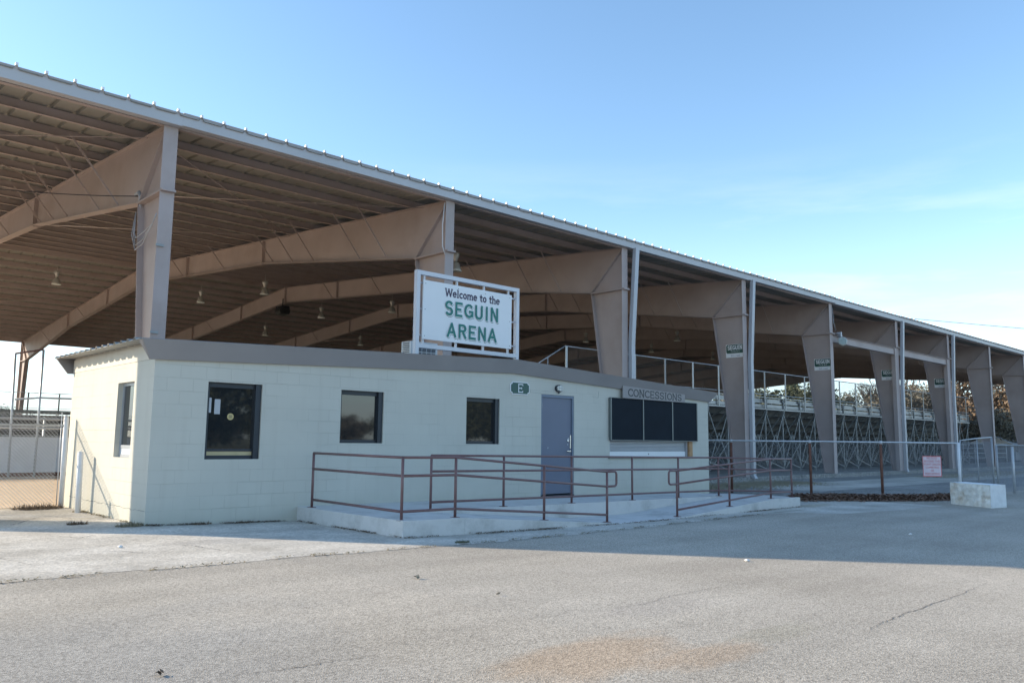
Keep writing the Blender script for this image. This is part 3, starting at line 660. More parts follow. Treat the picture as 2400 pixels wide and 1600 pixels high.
# ------------------------------------------------------------------ arena canopy
D0, D1, EH, PIT = 17.05, 65.35, 7.87, .074
YM = (D0+D1)/2
FX = [-.92, 5.79, 13.41, 21.03, 28.65, 36.27, 43.89, 51.51, 59.13, 66.75, 74.37, 81.99, 89.61]  # first frame is out of view, placed for its shadow
XE0, XE1 = -.96, 90.15
def roofz(y): return EH+PIT*(y-D0) if y < YM else EH+PIT*(D1-y)
arena = thing('arena_canopy', 'large open-sided riding arena canopy on tapered beige steel columns', 'building', (0, D0, 0))
def half_frame(x, m, sgn, base_w, K=1.40):
    """one tapered column and half rafter; m maps distance from the outer flange to y"""
    wx = x+.15; col_ = MB(); raf = MB()
    Yf = (lambda d: D0+d) if sgn > 0 else (lambda d: D1-d)
    zb = -.2; zk = 6.5
    # column: outer flange, web, inner flange, knee plate, base plate
    a, b = sorted((Yf(0), Yf(.02))); col_.box(x, x+.30, a, b, zb, EH)
    col_.prism([(wx-.006, Yf(.02), zb), (wx-.006, Yf(base_w), zb), (wx-.006, Yf(K), zk), (wx-.006, Yf(.02), zk)], (.012, 0, 0))
    col_.prism([(x+.02, Yf(base_w), zb), (x+.28, Yf(base_w), zb), (x+.28, Yf(K), zk), (x+.02, Yf(K), zk)], (0, .02*sgn, 0))
    a, b = sorted((Yf(-.10), Yf(K+.02))); col_.box(x+.0, x+.30, a, b, zk-.06, zk-.035); col_.box(x+.01, x+.29, a, b, zk-.034, zk-.01)
    a, b = sorted((Yf(-.03), Yf(base_w+.06))); col_.box(x-.05, x+.35, a, b, zb, zb+.06)
    part('column', col_, 'steel', arena)
    # rafter half
    zr = lambda d: EH+PIT*d
    k1, k1z, km, kmz = 11.2, 7.85, YM-D0, 8.85
    raf.prism([(wx-.006, Yf(.021), zk), (wx-.006, Yf(K), zk), (wx-.006, Yf(k1), k1z), (wx-.006, Yf(km), kmz), (wx-.006, Yf(km), zr(km)), (wx-.006, Yf(.021), zr(.021))], (.012, 0, 0))
    for (da, za, db, zb_) in ((0, EH, km, zr(km)),):
        raf.prism([(x+.03, Yf(da), za), (x+.27, Yf(da), za), (x+.27, Yf(db), zb_), (x+.03, Yf(db), zb_)], (0, 0, .018))
    for (da, za, db, zb_) in ((K+.02, zk, k1, k1z), (k1, k1z, km, kmz)):
        raf.prism([(x+.03, Yf(da), za), (x+.27, Yf(da), za), (x+.27, Yf(db), zb_), (x+.03, Yf(db), zb_)], (0, 0, -.018))
    # splice plates and knee diagonal
    for d in (k1, 18.6, km-.02):
        zl = k1z if d == k1 else (k1z+(kmz-k1z)*(d-k1)/(km-k1))
        raf.box(x+.03, x+.27, *sorted((Yf(d-.02), Yf(d+.02))), zl-.06, zr(d)-.002)
    raf.prism([(x+.04, Yf(K), zk+.01), (x+.26, Yf(K), zk+.01), (x+.26, Yf(.05), EH-.05), (x+.04, Yf(.05), EH-.05)], (0, .02*sgn, .02))
    part('rafter', raf, 'steel', arena)
    # flange braces up to the purlins
    if sgn > 0: ds = (2.9, 4.4, 7.3, 8.8, 10.3, 14.6, 19.0)
    else: ds = (7.3, 14.6)
    if x > 50: ds = ds[:2] if sgn > 0 else ()
    for d in ds:
        zl = zk+(k1z-zk)*(d-K)/(k1-K) if d < k1 else k1z+(kmz-k1z)*(d-k1)/(km-k1)
        bm = MB(); bm.bar((x+.06, Yf(d), zl+.03), (x-.75*(zr(d)-zl)-.05, Yf(d), zr(d)+.10), .045, .012, up=(0, 1, 0)); part('flange_brace', bm, 'steel', arena)
for i, x in enumerate(FX):
    half_frame(x, None, 1, 1.66 if i == 0 else .44, 2.0 if i == 0 else 1.40)  # unseen end column, web widened to cast the shadow band at left
    half_frame(x, None, -1, .44)
# purlins (Z sections) run the full length
npl = 17
for side in (0, 1):
    for k in range(npl):
        d = .25+k*1.46
        y = D0+d if side == 0 else D1-d; z = EH+.02+PIT*d
        s_ = 1 if side == 0 else -1
        p = MB(); x0, x1 = XE0, XE1
        p.prism([(x0, y-.004, z), (x0, y+.004, z), (x0, y+.004, z+.215), (x0, y-.004, z+.215)], (x1-x0, 0, 0))
        p.prism([(x0, y-s_*.075, z+.001), (x0, y-s_*.004, z+.001), (x0, y-s_*.004, z+.009), (x0, y-s_*.075, z+.009)], (x1-x0, 0, 0))
        p.prism([(x0, y+s_*.004, z+.206), (x0, y+s_*.07, z+.206), (x0, y+s_*.07, z+.214), (x0, y+s_*.004, z+.214)], (x1-x0, 0, 0))
        part('purlin', p, 'steel', arena)
# roof sheets with raised ribs every half metre
for side in (0, 1):
    p = MB(); xx = XE0; prof = []
    while xx < XE1:
        prof += [(xx, 0), (xx+.40, 0), (xx+.425, .055), (xx+.475, .055), (xx+.50, 0)]; xx += .5
    ya, yb_ = (D0-.22, YM) if side == 0 else (D1+.22, YM)
    za, zb_ = EH+.245-PIT*.22, EH+.245+PIT*(YM-D0)
    i0 = 0
    for (x, h) in prof:
        for (y, z) in ((ya, za), ((ya+yb_)/2, (za+zb_)/2), (yb_, zb_)): p.v.append((x, y, z+h))
    for i in range(len(prof)-1):
        for j in range(2):
            a = i*3+j; p.f.append((a, a+3, a+4, a+1)); p.sm.append(False)
    o = part('roof_sheet', p, 'roof', arena); sm_ = o.modifiers.new('thick', 'SOLIDIFY'); sm_.thickness = .004; sm_.offset = 0
# eave gutter / fascia and rib clips on the near edge
for k in range(len(FX)):
    xa = XE0 if k == 0 else FX[k]+.32; xb = (FX[k+1]+.318) if k+1 < len(FX) else XE1
    if xb <= xa: continue
    dz = (-.012, .006, 0, -.008, .01, -.02, .004, 0, .006, 0, 0, 0, 0)[k]
    g_ = MB(); y = D0-.16
    g_.prism([(xa, y, EH+.03+dz), (xa, y-.02, EH+.25+dz), (xa, y-.05, EH+.295+dz), (xa, y+.0, EH+.295+dz), (xa, y+.15, EH+.05+dz), (xa, y+.15, EH+.02+dz)], (xb-xa, 0, 0))
    part('eave_gutter', g_, 'fasc2', arena)
st_ = MB().bar((XE0, D0+.05, EH+.06), (XE1, D0+.05, EH+.06), .05, .12); part('eave_strut', st_, 'steel', arena)
st_ = MB().bar((XE0, D1-.05, EH+.06), (XE1, D1-.05, EH+.06), .05, .25); part('eave_strut', st_, 'steel', arena)
cl = MB(); xx = XE0+.45; nc = 0
while xx < XE1:
    c1 = cl if nc >= 98 else MB()
    c1.box(xx-.022, xx+.026, D0-.235, D0-.17, EH+.30, EH+.35); xx += .5; nc += 1
    if nc <= 98: part('rib_closure', c1, 'white', arena)
part('rib_closure', cl, 'white', arena, kind='stuff')
rk = MB()
for side in (0, 1):
    ya, yb_ = (D0-.2, YM) if side == 0 else (D1+.2, YM)
    rk.bar((XE0-.02, ya, EH+.18-PIT*.2), (XE0-.02, yb_, EH+.18+PIT*(YM-D0)), .03, .3); rk.bar((XE1+.02, ya, EH+.18-PIT*.2), (XE1+.02, yb_, EH+.18+PIT*(YM-D0)), .03, .3)
part('rake_trim', rk, 'fasc2', arena)
# downspouts
for k in (3, 4, 6, 7):
    x = FX[k]+.315; p = MB(); w_ = .19
    pts = [(D0-.14, EH+.05), (D0-.06, 4.75), (D0-.05, 4.55), (D0-.05, zg(x)+.25), (D0-.12, zg(x)+.12)]
    for (a, b) in zip(pts[:-1], pts[1:]):
        wa = .30-.0*a[1]; top = .16 if a[1] > 5 else .0
        p.prism([(x+top, a[0]-.10, a[1]), (x+top+w_, a[0]-.10, a[1]), (x+top+w_, a[0]+.04, a[1]), (x+top, a[0]+.04, a[1])], (-top, b[0]-a[0], b[1]-a[1]))
    part('downspout', p, 'fasc2', arena)
# cross beams on their own posts between the right-hand frames
for k in (5, 6):
    xa = FX[k]+.32; xb = FX[k+1]-.22
    bm = MB(); bm.box(xa, xb, D0+.03, D0+.045, 6.08, 6.40); bm.box(xa, xb, D0-.05, D0+.13, 6.40, 6.415); bm.box(xa, xb, D0-.05, D0+.13, 6.065, 6.08)
    part('cross_beam', bm, 'steel', arena, 'pale horizontal beam just below the knees of the columns')
    pp = MB(); pp.box(xb, xb+.20, D0-.02, D0+.18, -.18, 6.42); part('beam_post', pp, 'steel', arena)
# rod bracing in the roof plane
for (xa, xb) in ((FX[1], FX[2]), (FX[4], FX[5]), (FX[0], FX[1])):
    for (ya, yb_) in ((D0+1, D0+9), (D0+9, D0+17), (D1-17, D1-9)):
        r1 = MB().tube([(xa+.2, ya, roofz(ya)-.05), (xb, yb_, roofz(yb_)-.05)], .012, 5); part('brace_rod', r1, 'steel', arena)
        r1 = MB().tube([(xb, ya, roofz(ya)-.08), (xa+.2, yb_, roofz(yb_)-.08)], .012, 5); part('brace_rod', r1, 'steel', arena)

# plates on the column webs
ordn = {4: 'on the signed column nearest the block building', 5: 'on the signed column with the floodlight', 6: 'on the third signed column, partly behind a post', 7: 'on the fourth and farthest signed column'}
for k in (4, 5, 6, 7):
    x = FX[k]+.135; t = thing('column_sign', 'green and white SEGUIN TEXAS plate ' + ordn[k], 'sign', (x, D0+.5, 4.76), 'plates on the columns')
    y0, y1, z0, z1 = D0+.03, D0+.87, 4.77, 5.31
    part('plate', MB().box(x-.008, x, y0, y1, z0, z1), 'white', t)
    c = .05; yy0, yy1, za, zb_ = y0+.02, y1-.02, z0+.17, z1-.015
    pl_ = MB().prism([(x-.0095, yy0, za+c), (x-.0095, yy0+c, za), (x-.0095, yy1-c, za), (x-.0095, yy1, za+c), (x-.0095, yy1, zb_-c), (x-.0095, yy1-c, zb_), (x-.0095, yy0+c, zb_), (x-.0095, yy0, zb_-c)], (-.003, 0, 0))
    po = part('green_panel', pl_, 'green', t)
    tx = stroke_text('SEGUIN', 0, .66, 0, .16, 0, .03, serif=True, depth=.003)
    tx.v = [(x-.0135+yv, yy1-.07-xv, za+.15+zv) for xv, yv, zv in tx.v]; part('lettering', tx, 'white', t)
    for word, wd_, hh, zz, mm_, yo in (('T E X A S', .40, .055, za+.05, 'white', .22), ("It's real", .40, .085, z0+.035, 'signtext', .24)):
        me = font_mesh(word, wd_, hh)
        for v in me.vertices: v.co = (x-.0135 if mm_ == 'white' else x-.0095, y1-yo-v.co.x, zz+v.co.z)
        me.transform(Matrix.Translation(-t.location)); o = bpy.data.objects.new('lettering', me); COL.objects.link(o); o.parent = t; setm(o, mm_)

# high-bay lamps
def highbay(loc, label):
    x, y, z = loc; t = thing('high_bay_lamp', label, 'lamp', loc, 'lamps hanging under the canopy')
    part('ballast', MB().lathe([(.10, .62), (.13, .60), (.13, .50), (.07, .40), (.055, .30)], loc, 14), 'lampmetal', t)
    part('shade', MB().lathe([(.06, .30), (.11, .27), (.15, .18), (.19, .05), (.205, .0), (.19, .0), (.13, .18), (.05, .26)], loc, 20), 'lampshade', t)
    part('rim', MB().lathe([(.21, -.03), (.21, .01), (.195, .01), (.195, -.03)], loc, 20), 'lens', t)
    part('hanger', MB().tube([(x, y, z+.6), (x, y, z+.95)], .012, 6), 'lampmetal', t)
    return t
lamps = [((16.73, 20.69, 6.95), 'large high-bay lamp hanging right of the column behind the welcome sign'),
 ((9.9, 42.2, 8.42), 'high-bay lamp at far left, above the left end of the block building'),
 ((16.8, 42.2, 8.42), 'high-bay lamp just right of the tall near column'),
 ((17.0, 35.2, 8.0), 'high-bay lamp midway between the tall near column and the welcome sign'),
 ((24.0, 42.2, 8.42), 'high-bay lamp lower right of the brightest midway lamp'),
 ((24.2, 35.2, 8.0), 'high-bay lamp close to the left edge of the welcome sign'),
 ((23.8, 48.9, 7.92), 'small high-bay lamp low above the middle of the grey fascia'),
 ((30.9, 48.7, 7.92), 'small high-bay lamp low above the fascia, left of the air conditioner'),
 ((41.2, 36.6, 8.1), 'small high-bay lamp between the welcome sign and the next column'),
 ((49.5, 37.3, 8.15), 'lower of the two small lamps right of the third column'),
 ((42.8, 30.2, 7.8), 'upper of the two small lamps right of the third column'),
 ((56.8, 36.6, 8.1), 'faint small lamp deep in shade behind the signed columns'),
 ((49.4, 30.0, 7.8), 'faint small lamp in shade right of the first signed column')]
base = highbay(*lamps[0])
for loc, lab in lamps[1:]: dup(base, loc, lab)
def speaker(loc, label):
    x, y, z = loc; t = thing('speaker_cluster', label, 'speaker', loc, 'black speakers under the ridge')
    part('cabinet', MB().prism([(x-.25, y-.3, z+.12), (x+.25, y-.3, z+.12), (x+.31, y-.3, z+.26), (x+.25, y-.3, z+.55), (x-.25, y-.3, z+.55), (x-.31, y-.3, z+.26)], (0, .6, 0)), 'speaker', t)
    part('mount', MB().tube([(x, y, z+.55), (x, y, z+1.0)], .03, 6), 'speaker', t)
    return t
sp0 = speaker((20.9, 41.0, 8.0), 'black speaker cluster under the ridge left of the welcome sign')
dup(sp0, (36.4, 41.0, 8.0), 'black speaker cluster in shade right of the welcome sign frame')
dup(sp0, (51.7, 41.0, 7.7), 'black speaker cluster in shade left of the first signed column')

# floodlight at the fifth frame
fl = thing('floodlight', 'round floodlight bracketed to the second signed column beside the pale beam', 'lamp', (FX[5]+.35, D0-.2, 6.2))
x, y, z = FX[5]+.55, D0-.35, 6.12
h_ = MB(); i0 = len(h_.v); h_.lathe([(.17, 0), (.215, .02), (.215, .09), (.14, .26), (.07, .34)], (0, 0, 0), 18, 'Y')
ang = Matrix.Rotation(math.radians(-48), 4, 'Z') @ Matrix.Rotation(math.radians(-8), 4, 'X')
h_.v = [tuple(ang @ Vector(v) + V(x, y, z)) for v in h_.v]; part('housing', h_, 'lampshade', fl)
h_ = MB(); h_.lathe([(.175, -.012), (.175, .01)], (0, 0, 0), 18, 'Y'); h_.v = [tuple(ang @ Vector(v) + V(x, y, z)) for v in h_.v]; part('glass_front', h_, 'floodglass', fl)
b_ = MB(); b_.tube([(FX[5]+.3, D0-.02, 6.46), (x-.1, y+.1, 6.50), (x, y+.12, 6.3)], .022, 6); b_.box(x-.06, x+.06, y+.05, y+.2, 6.38, 6.55); b_.box(x+.28, x+.40, y+.2, y+.34, 6.33, 6.46)
b_.tube([(FX[5]+.31, D0-.02, 7.7), (FX[5]+.33, D0-.05, 7.0), (FX[5]+.4, D0-.1, 6.6)], .012, 6); part('bracket', b_, 'conduit', fl)

# cabling at the first column
cb = thing('electric_cable', 'dark service cable sagging under the roof to the tall near column', 'cable', (FX[1], D0+1.2, 6.3))
pts = []
a, b = V(-1.0, 25.5, 8.1), V(FX[1]+.05, D0+1.55, 6.66)
for i in range(17):
    t_ = i/16; p = a.lerp(b, t_); p.z -= .35*4*t_*(1-t_); pts.append(p)
part('span', MB().tube(pts, .011, 6), 'wire', cb)
part('weatherhead', MB().tube([(FX[1]+.08, D0+1.42, 6.3), (FX[1]+.08, D0+1.42, 6.62), (FX[1]+.06, D0+1.5, 6.74), (FX[1]+.04, D0+1.62, 6.7)], .045, 8), 'conduit', cb)
for j, (dy, dz) in enumerate(((0, 0), (.12, -.1), (-.05, .16))):
    q = [V(FX[1]-.02, D0+1.35, 6.25), V(FX[1]-.05, D0+1.32+dy, 5.75), V(FX[1]-.05, D0+1.15, 5.45+dz), V(FX[1]-.05, D0+.7, 5.5+dz), V(FX[1]-.04, D0+.2, 5.75), V(FX[1]-.03, D0+.02, 5.95)]
    part('loose_loop', MB().tube(q, .011, 6), 'conduit', cb)
for z in (5.25, 3.42):
    bkt = part('strap_bracket', MB().box(FX[1]-.02, FX[1]+.14, D0-.04, D0-.001, z, z+.05), 'darkgalv', cb)
cd_ = part('conduit_pipe', MB().tube([(FX[2]+.0, D0+.06, EH-.05), (FX[2]-.03, D0+.10, 7.2), (FX[2]-.02, D0+.09, 6.6), (FX[2]+.02, D0+.02, 6.35)], .016, 6), 'white'); tag(cd_, 'thin white conduit running down the column behind the welcome sign', 'conduit')

# ------------------------------------------------------------------ bleachers
def chain(mb, p0, p1, z0f, z1f, cell=.07, r=.0022):
    p0 = Vector(p0); p1 = Vector(p1); Lg = (p1-p0).length; d = (p1-p0)/Lg; nr = V(-d.y, d.x, 0)*r
    n = int(Lg/cell)
    for i in range(2*n):
        x = i*cell*.5; zb_, zt_ = z0f(x), z1f(x); k = i; z = zb_; i0 = len(mb.v); cnt = 0
        while z < zt_:
            q = p0+d*(x+(cell*.5 if k % 2 else 0)); qx, qy = q.x, q.y
            mb.v += [(qx-nr.x, qy-nr.y, z), (qx+nr.x, qy+nr.y, z), (qx+d.x*r*1.2, qy+d.y*r*1.2, z+r)]; z += cell*.5; k += 1; cnt += 1
        for j in range(cnt-1):
            for q in range(3):
                A = i0+3*j+q; B = i0+3*j+(q+1) % 3; mb.f.append((A, B, B+3, A+3)); mb.sm.append(False)
def bleacher(x0, x1, label, ox=0):
    t = thing('bleacher', label, 'bleachers', (x0, 19.6, 0), 'aluminium bleachers under the canopy')
    Yb = 19.6; n = 9
    fs = []; x = x0+.25
    while x < x1-.2: fs.append(x); x += 1.62
    for i in range(n):
        y = Yb+.45+.72*i; z = 3.46-.34*i
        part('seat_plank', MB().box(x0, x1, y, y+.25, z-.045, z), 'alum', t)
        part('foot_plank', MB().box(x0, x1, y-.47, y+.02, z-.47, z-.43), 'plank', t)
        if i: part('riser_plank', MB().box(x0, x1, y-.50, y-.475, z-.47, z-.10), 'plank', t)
    for xf in fs:
        f_ = MB()
        f_.bar((xf, Yb-.02, 2.90), (xf, Yb+6.4, .12), .035, .06)
        for yv, zt_ in ((Yb, 2.92), (Yb+2.1, 1.98), (Yb+4.2, 1.06)): f_.bar((xf, yv, 0), (xf, yv, zt_), .06, .06)
        f_.bar((xf, Yb, .25), (xf, Yb+2.1, 1.85), .045, .045); f_.bar((xf, Yb, 2.75), (xf, Yb+2.1, .2), .045, .045); f_.bar((xf, Yb+2.1, 1.85), (xf, Yb+4.2, .2), .045, .045)
        f_.bar((xf, Yb, .15), (xf, Yb+6.3, .15), .05, .05)
        for i in range(n):
            y = Yb+.45+.72*i; z = 3.46-.34*i
            f_.bar((xf+.03, y+.12, z-.48), (xf+.03, y+.12, z-.05), .04, .04)
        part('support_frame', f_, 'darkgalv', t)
    for a, b in zip(fs[:-1], fs[1:]):
        m_ = (a+b)/2
        x_ = MB(); x_.bar((a, Yb-.04, .25), (m_, Yb-.04, 1.75), .04, .025, up=(0, 1, 0)); x_.bar((b, Yb-.07, .25), (m_, Yb-.07, 1.75), .04, .025, up=(0, 1, 0))
        x_.bar((a, Yb-.04, 2.80), (m_, Yb-.045, 1.35), .04, .025, up=(0, 1, 0)); x_.bar((b, Yb-.07, 2.80), (m_, Yb-.075, 1.35), .04, .025, up=(0, 1, 0))
        x2 = MB(); x3 = MB()
        x2.bar((a, Yb+2.1, .15), (b, Yb+2.1, 1.9), .04, .025, up=(0, 1, 0)); x2.bar((b, Yb+2.13, .15), (a, Yb+2.13, 1.9), .04, .04, up=(0, 1, 0))
        x_.bar((a, Yb-.035, .55), (b, Yb-.035, .15), .035, .02, up=(0, 1, 0)); x_.bar((a, Yb-.09, .15), (b, Yb-.09, 1.45), .035, .02, up=(0, 1, 0)); x3.bar((a, Yb+4.2, .15), (b, Yb+4.2, .95), .04, .025, up=(0, 1, 0)); x3.bar((b, Yb+4.23, .15), (a, Yb+4.23, .95), .04, .04, up=(0, 1, 0)); x2.bar((a, Yb+2.16, 1.5), (b, Yb+2.16, 1.5), .05, .03)
        part('inner_brace', x2, 'darkgalv', t); part('lower_brace', x3, 'darkgalv', t)
        part('cross_brace', x_, 'darkgalv', t)
    lg = MB(); lg.box(x0, x1, Yb-.10, Yb-.05, 2.90, 2.97); lg.box(x0, x1, Yb-.10, Yb-.06, 3.46, 3.50); lg.box(x0, x1, Yb+.0, Yb+.03, 3.30, 3.42); part('ledger', lg, 'alum', t)
    part('back_plank', MB().box(x0, x1, Yb-.045, Yb-.02, 3.0, 3.15), 'alum', t); part('back_plank', MB().box(x0, x1, Yb-.030, Yb-.010, 3.21, 3.30), 'alum', t)
    for xf in fs: part('deck_bracket', MB().box(xf-.03, xf+.03, Yb-.10, Yb-.05, 2.72, 3.46).box(xf-.10, xf+.16, Yb-.075, Yb-.05, 3.30, 3.40), 'darkgalv', t)
    xs_ = []; x = x0+1.0
    while x < x1: xs_.append(x); x += 1.95
    for x in xs_:
        part('guard_post', MB().box(x-.05, x+.05, Yb-.13, Yb-.105, 2.95, 4.68), 'alum', t)
    part('guard_rail', MB().tube([(x0+1.0, Yb-.06, 4.69), (x1, Yb-.06, 4.69)], .024, 8), 'galv', t)
    part('guard_rail', MB().tube([(x0+1.0, Yb-.06, 3.62), (x1, Yb-.06, 3.62)], .018, 8), 'galv', t)
    ch = MB(); chain(ch, (x0+1.0, Yb-.05, 0), (x1, Yb-.05, 0), lambda s: 3.55, lambda s: 4.68, .085, .0028); part('guard_mesh', ch, 'darkgalv', t)
    # end stair guard sloping down at the left
    e = MB(); e.tube([(x0+1.0, Yb-.05, 4.69), (x0-.55, Yb+.0, 3.85), (x0-.6, Yb, 2.9)], .022, 8); e.tube([(x0+.15, Yb-.02, 4.22), (x0+.15, Yb-.02, 2.9)], .022, 8)
    part('end_rail', e, 'galv', t)
    return t
bl = bleacher(19.9, 62.5, 'long aluminium bleachers seen from behind between the columns at right')
o = dup(bl, (50.0, 64.1, -.45), 'far bleachers facing the near side across the arena, left of the block building', rotz=math.pi)

# ------------------------------------------------------------------ arena barrier and chute inside
bar_ = thing('arena_barrier', 'low pale board wall of the arena seen through the left fence', 'barrier', (-30, 29.7, 0))
part('board_wall', MB().box(-30, 19, 29.70, 29.76, .12, 1.25), 'barrier', bar_)
part('dark_base_strip', MB().box(-30, 19, 29.69, 29.77, -.02, .119), 'rust', bar_)  # dark strip along the foot of the board wall
part('top_rail', MB().box(-30, 19, 29.66, 29.80, 1.251, 1.29), 'darkgalv', bar_)
pr_ = MB()
for z in (1.55, 1.85): pr_.tube([(-30, 29.9, z), (19, 29.9, z)], .04, 8)
part('pipe_rail', pr_, 'galv', bar_)
pp = MB(); x = -29
while x < 19: pp.tube([(x, 29.9, 0), (x, 29.9, 1.9)], .035, 8); x += 2.4
part('pipe_post', pp, 'galv', bar_)
gt = thing('gate_frame', 'tall narrow pipe gate frame standing behind the left fence', 'gate frame', (5.9, 29.2, 0))
part('upright', MB().tube([(5.95, 29.2, 0), (5.86, 29.2, 3.86)], .035, 8), 'galv', gt)
part('upright', MB().tube([(6.66, 29.2, 0), (6.64, 29.2, 4.05)], .035, 8), 'galv', gt)
part('cross_pipe', MB().tube([(5.86, 29.2, 3.86), (6.64, 29.2, 4.05)], .03, 8), 'rail', gt)
part('cross_pipe', MB().tube([(5.95, 29.2, 2.42), (6.64, 29.2, 2.50), (14, 29.25, 2.55)], .03, 8), 'galv', gt)

# ------------------------------------------------------------------ chain-link fences
def zeta(z): return lambda s: z
lf = thing('chain_link_fence', 'chain-link fence running left from the sunlit side wall of the block building', 'fence', (4.27, 16.68, 0))
part('end_post', MB().tube([(4.285, 16.68, -.05), (4.262, 16.68, 1.655)], .045, 12), 'whitepost', lf)
part('post_cap', MB().lathe([(.047, 0), (.045, .02), (.02, .04), (.005, .045)], (4.262, 16.68, 1.65), 12), 'galv', lf)
for x in (2.25, -.3, -2.9, -5.5): part('line_post', MB().tube([(x, 16.68, -.05), (x, 16.68, 1.62)], .03, 10), 'galv', lf)
part('top_rail', MB().tube([(4.26, 16.68, 1.50), (-8, 16.68, 1.50)], .021, 8), 'galv', lf)
part('tension_bar', MB().tube([(4.20, 16.66, .05), (4.18, 16.66, 1.74)], .009, 6), 'galv', lf)
ch = MB(); chain(ch, (-6, 16.66, 0), (4.2, 16.66, 0), zeta(.03), zeta(1.74), .065, .0042); part('mesh', ch, 'galv', lf)
FP = [(21.1, 16.9), (21.45, 15.3), (21.83, 13.48), (22.39, 11.24), (23.14, 9.53), (25.36, 8.25)]
rfn = thing('chain_link_fence', 'chain-link fence on rusty posts right of the ramp, with a red and white notice', 'fence', (21.83, 13.48, -.17))
ztop = 1.40
for i, (x, y) in enumerate(FP[:-1]): part('fence_post', MB().tube([(x, y, -.2), (x, y, ztop-.02)], .038, 10), 'rust', rfn)
for i, (x, y) in enumerate(FP[:-1]): part('post_cap', MB().tube([(x, y, ztop-.05), (x, y, ztop+.035)], .04, 10), 'galv', rfn)
part('gate_post', MB().tube([(FP[-1][0], FP[-1][1], -.2), (FP[-1][0], FP[-1][1], 1.42)], .045, 10), 'whitepost', rfn)
part('top_rail', MB().tube([(x, y, ztop) for x, y in FP], .022, 8), 'galv', rfn)
ch = MB()
for (a, b) in zip(FP[:-1], FP[1:]): chain(ch, (*a, 0), (*b, 0), zeta(-.13), zeta(ztop), .065, .0027)
part('mesh', ch, 'meshwire', rfn)
# gate to the right and the fence beyond it
gte = thing('chain_link_gate', 'pipe and chain-link gate behind the limestone block', 'gate', (25.5, 8.24, -.17))
GP = [(25.5, 8.24), (26.9, 8.23), (28.2, 8.22)]
gm = MB(); gm.tube([(25.5, 8.24, -.05), (25.5, 8.24, 1.48), (26.9, 8.23, 1.55), (28.25, 8.22, 1.6)], .022, 8); gm.tube([(25.5, 8.24, -.02), (28.25, 8.22, -.02)], .022, 8); part('leaf_frame', gm, 'galvgrey', gte)
part('stile', MB().tube([(26.9, 8.23, -.02), (26.9, 8.23, 1.55)], .02, 8), 'galvgrey', gte); part('stile', MB().tube([(28.25, 8.22, -.02), (28.25, 8.22, 1.6)], .03, 8), 'galvgrey', gte)
ch = MB(); chain(ch, (25.52, 8.24, 0), (28.2, 8.22, 0), zeta(0), zeta(1.48), .065, .0027); part('mesh', ch, 'galvgrey', gte)
rf2 = thing('chain_link_fence', 'chain-link fence leaving the picture at the right edge, past the limestone block', 'fence', (30.2, 8.2, -.17))
part('fence_post', MB().tube([(30.2, 8.2, -.2), (30.2, 8.2, 1.32)], .045, 10), 'galv', rf2)
for x in (28.6, 33.2, 36.2, 39.2): part('fence_post', MB().tube([(x, 8.2, -.2), (x, 8.2, 1.36)], .03, 10), 'galvgrey', rf2)
part('top_rail', MB().tube([(28.6, 8.2, 1.36), (42, 8.2, 1.36)], .022, 8), 'galvgrey', rf2)
ch = MB(); chain(ch, (28.6, 8.2, 0), (36, 8.2, 0), zeta(-.12), zeta(1.36), .065, .0027); part('mesh', ch, 'galvgrey', rf2)
# notice on the fence
nx, ny = 24.55, 8.72; dirv = V(25.36-23.14, 8.25-9.53, 0).normalized(); nrm = V(dirv.y, -dirv.x, 0)
ns = thing('notice_board', 'square white notice with red lettering wired to the chain-link fence', 'sign', (nx, ny, .4))
def on_fence(mb, off): 
    mb.v = [tuple(V(nx, ny, 0)+dirv*v[0]+nrm*(-v[1]+off)+V(0, 0, v[2])) for v in mb.v]; return mb
nz0, nz1, nw = .45, 1.03, .62
part('board', on_fence(MB().box(-nw/2, nw/2, -.006, 0, nz0, nz1), .03), 'noticeface', ns)
bd = MB(); bd.box(-nw/2, nw/2, -.009, -.0065, nz1-.022, nz1); bd.box(-nw/2, nw/2, -.009, -.0065, nz0, nz0+.022); bd.box(-nw/2, -nw/2+.02, -.009, -.0065, nz0+.022, nz1-.022); bd.box(nw/2-.02, nw/2, -.009, -.0065, nz0+.022, nz1-.022)
part('border', on_fence(bd, .03), 'signred', ns)
for i, (word, wd_) in enumerate((('NO DOGS', .34), ('BEYOND THIS', .52), ('POINT UNLESS', .54), ('COMPETING', .44), ('OR', .10), ('PERFORMING', .48))):
    me = font_mesh(word, wd_, .055)
    for v in me.vertices:
        q = V(nx, ny, 0)+dirv*(v.co.x-wd_/2)+nrm*.0395; v.co = (q.x, q.y, nz1-.085-i*.088+v.co.z)
    me.transform(Matrix.Translation(-ns.location)); o = bpy.data.objects.new('lettering', me); COL.objects.link(o); o.parent = ns; setm(o, 'signred')

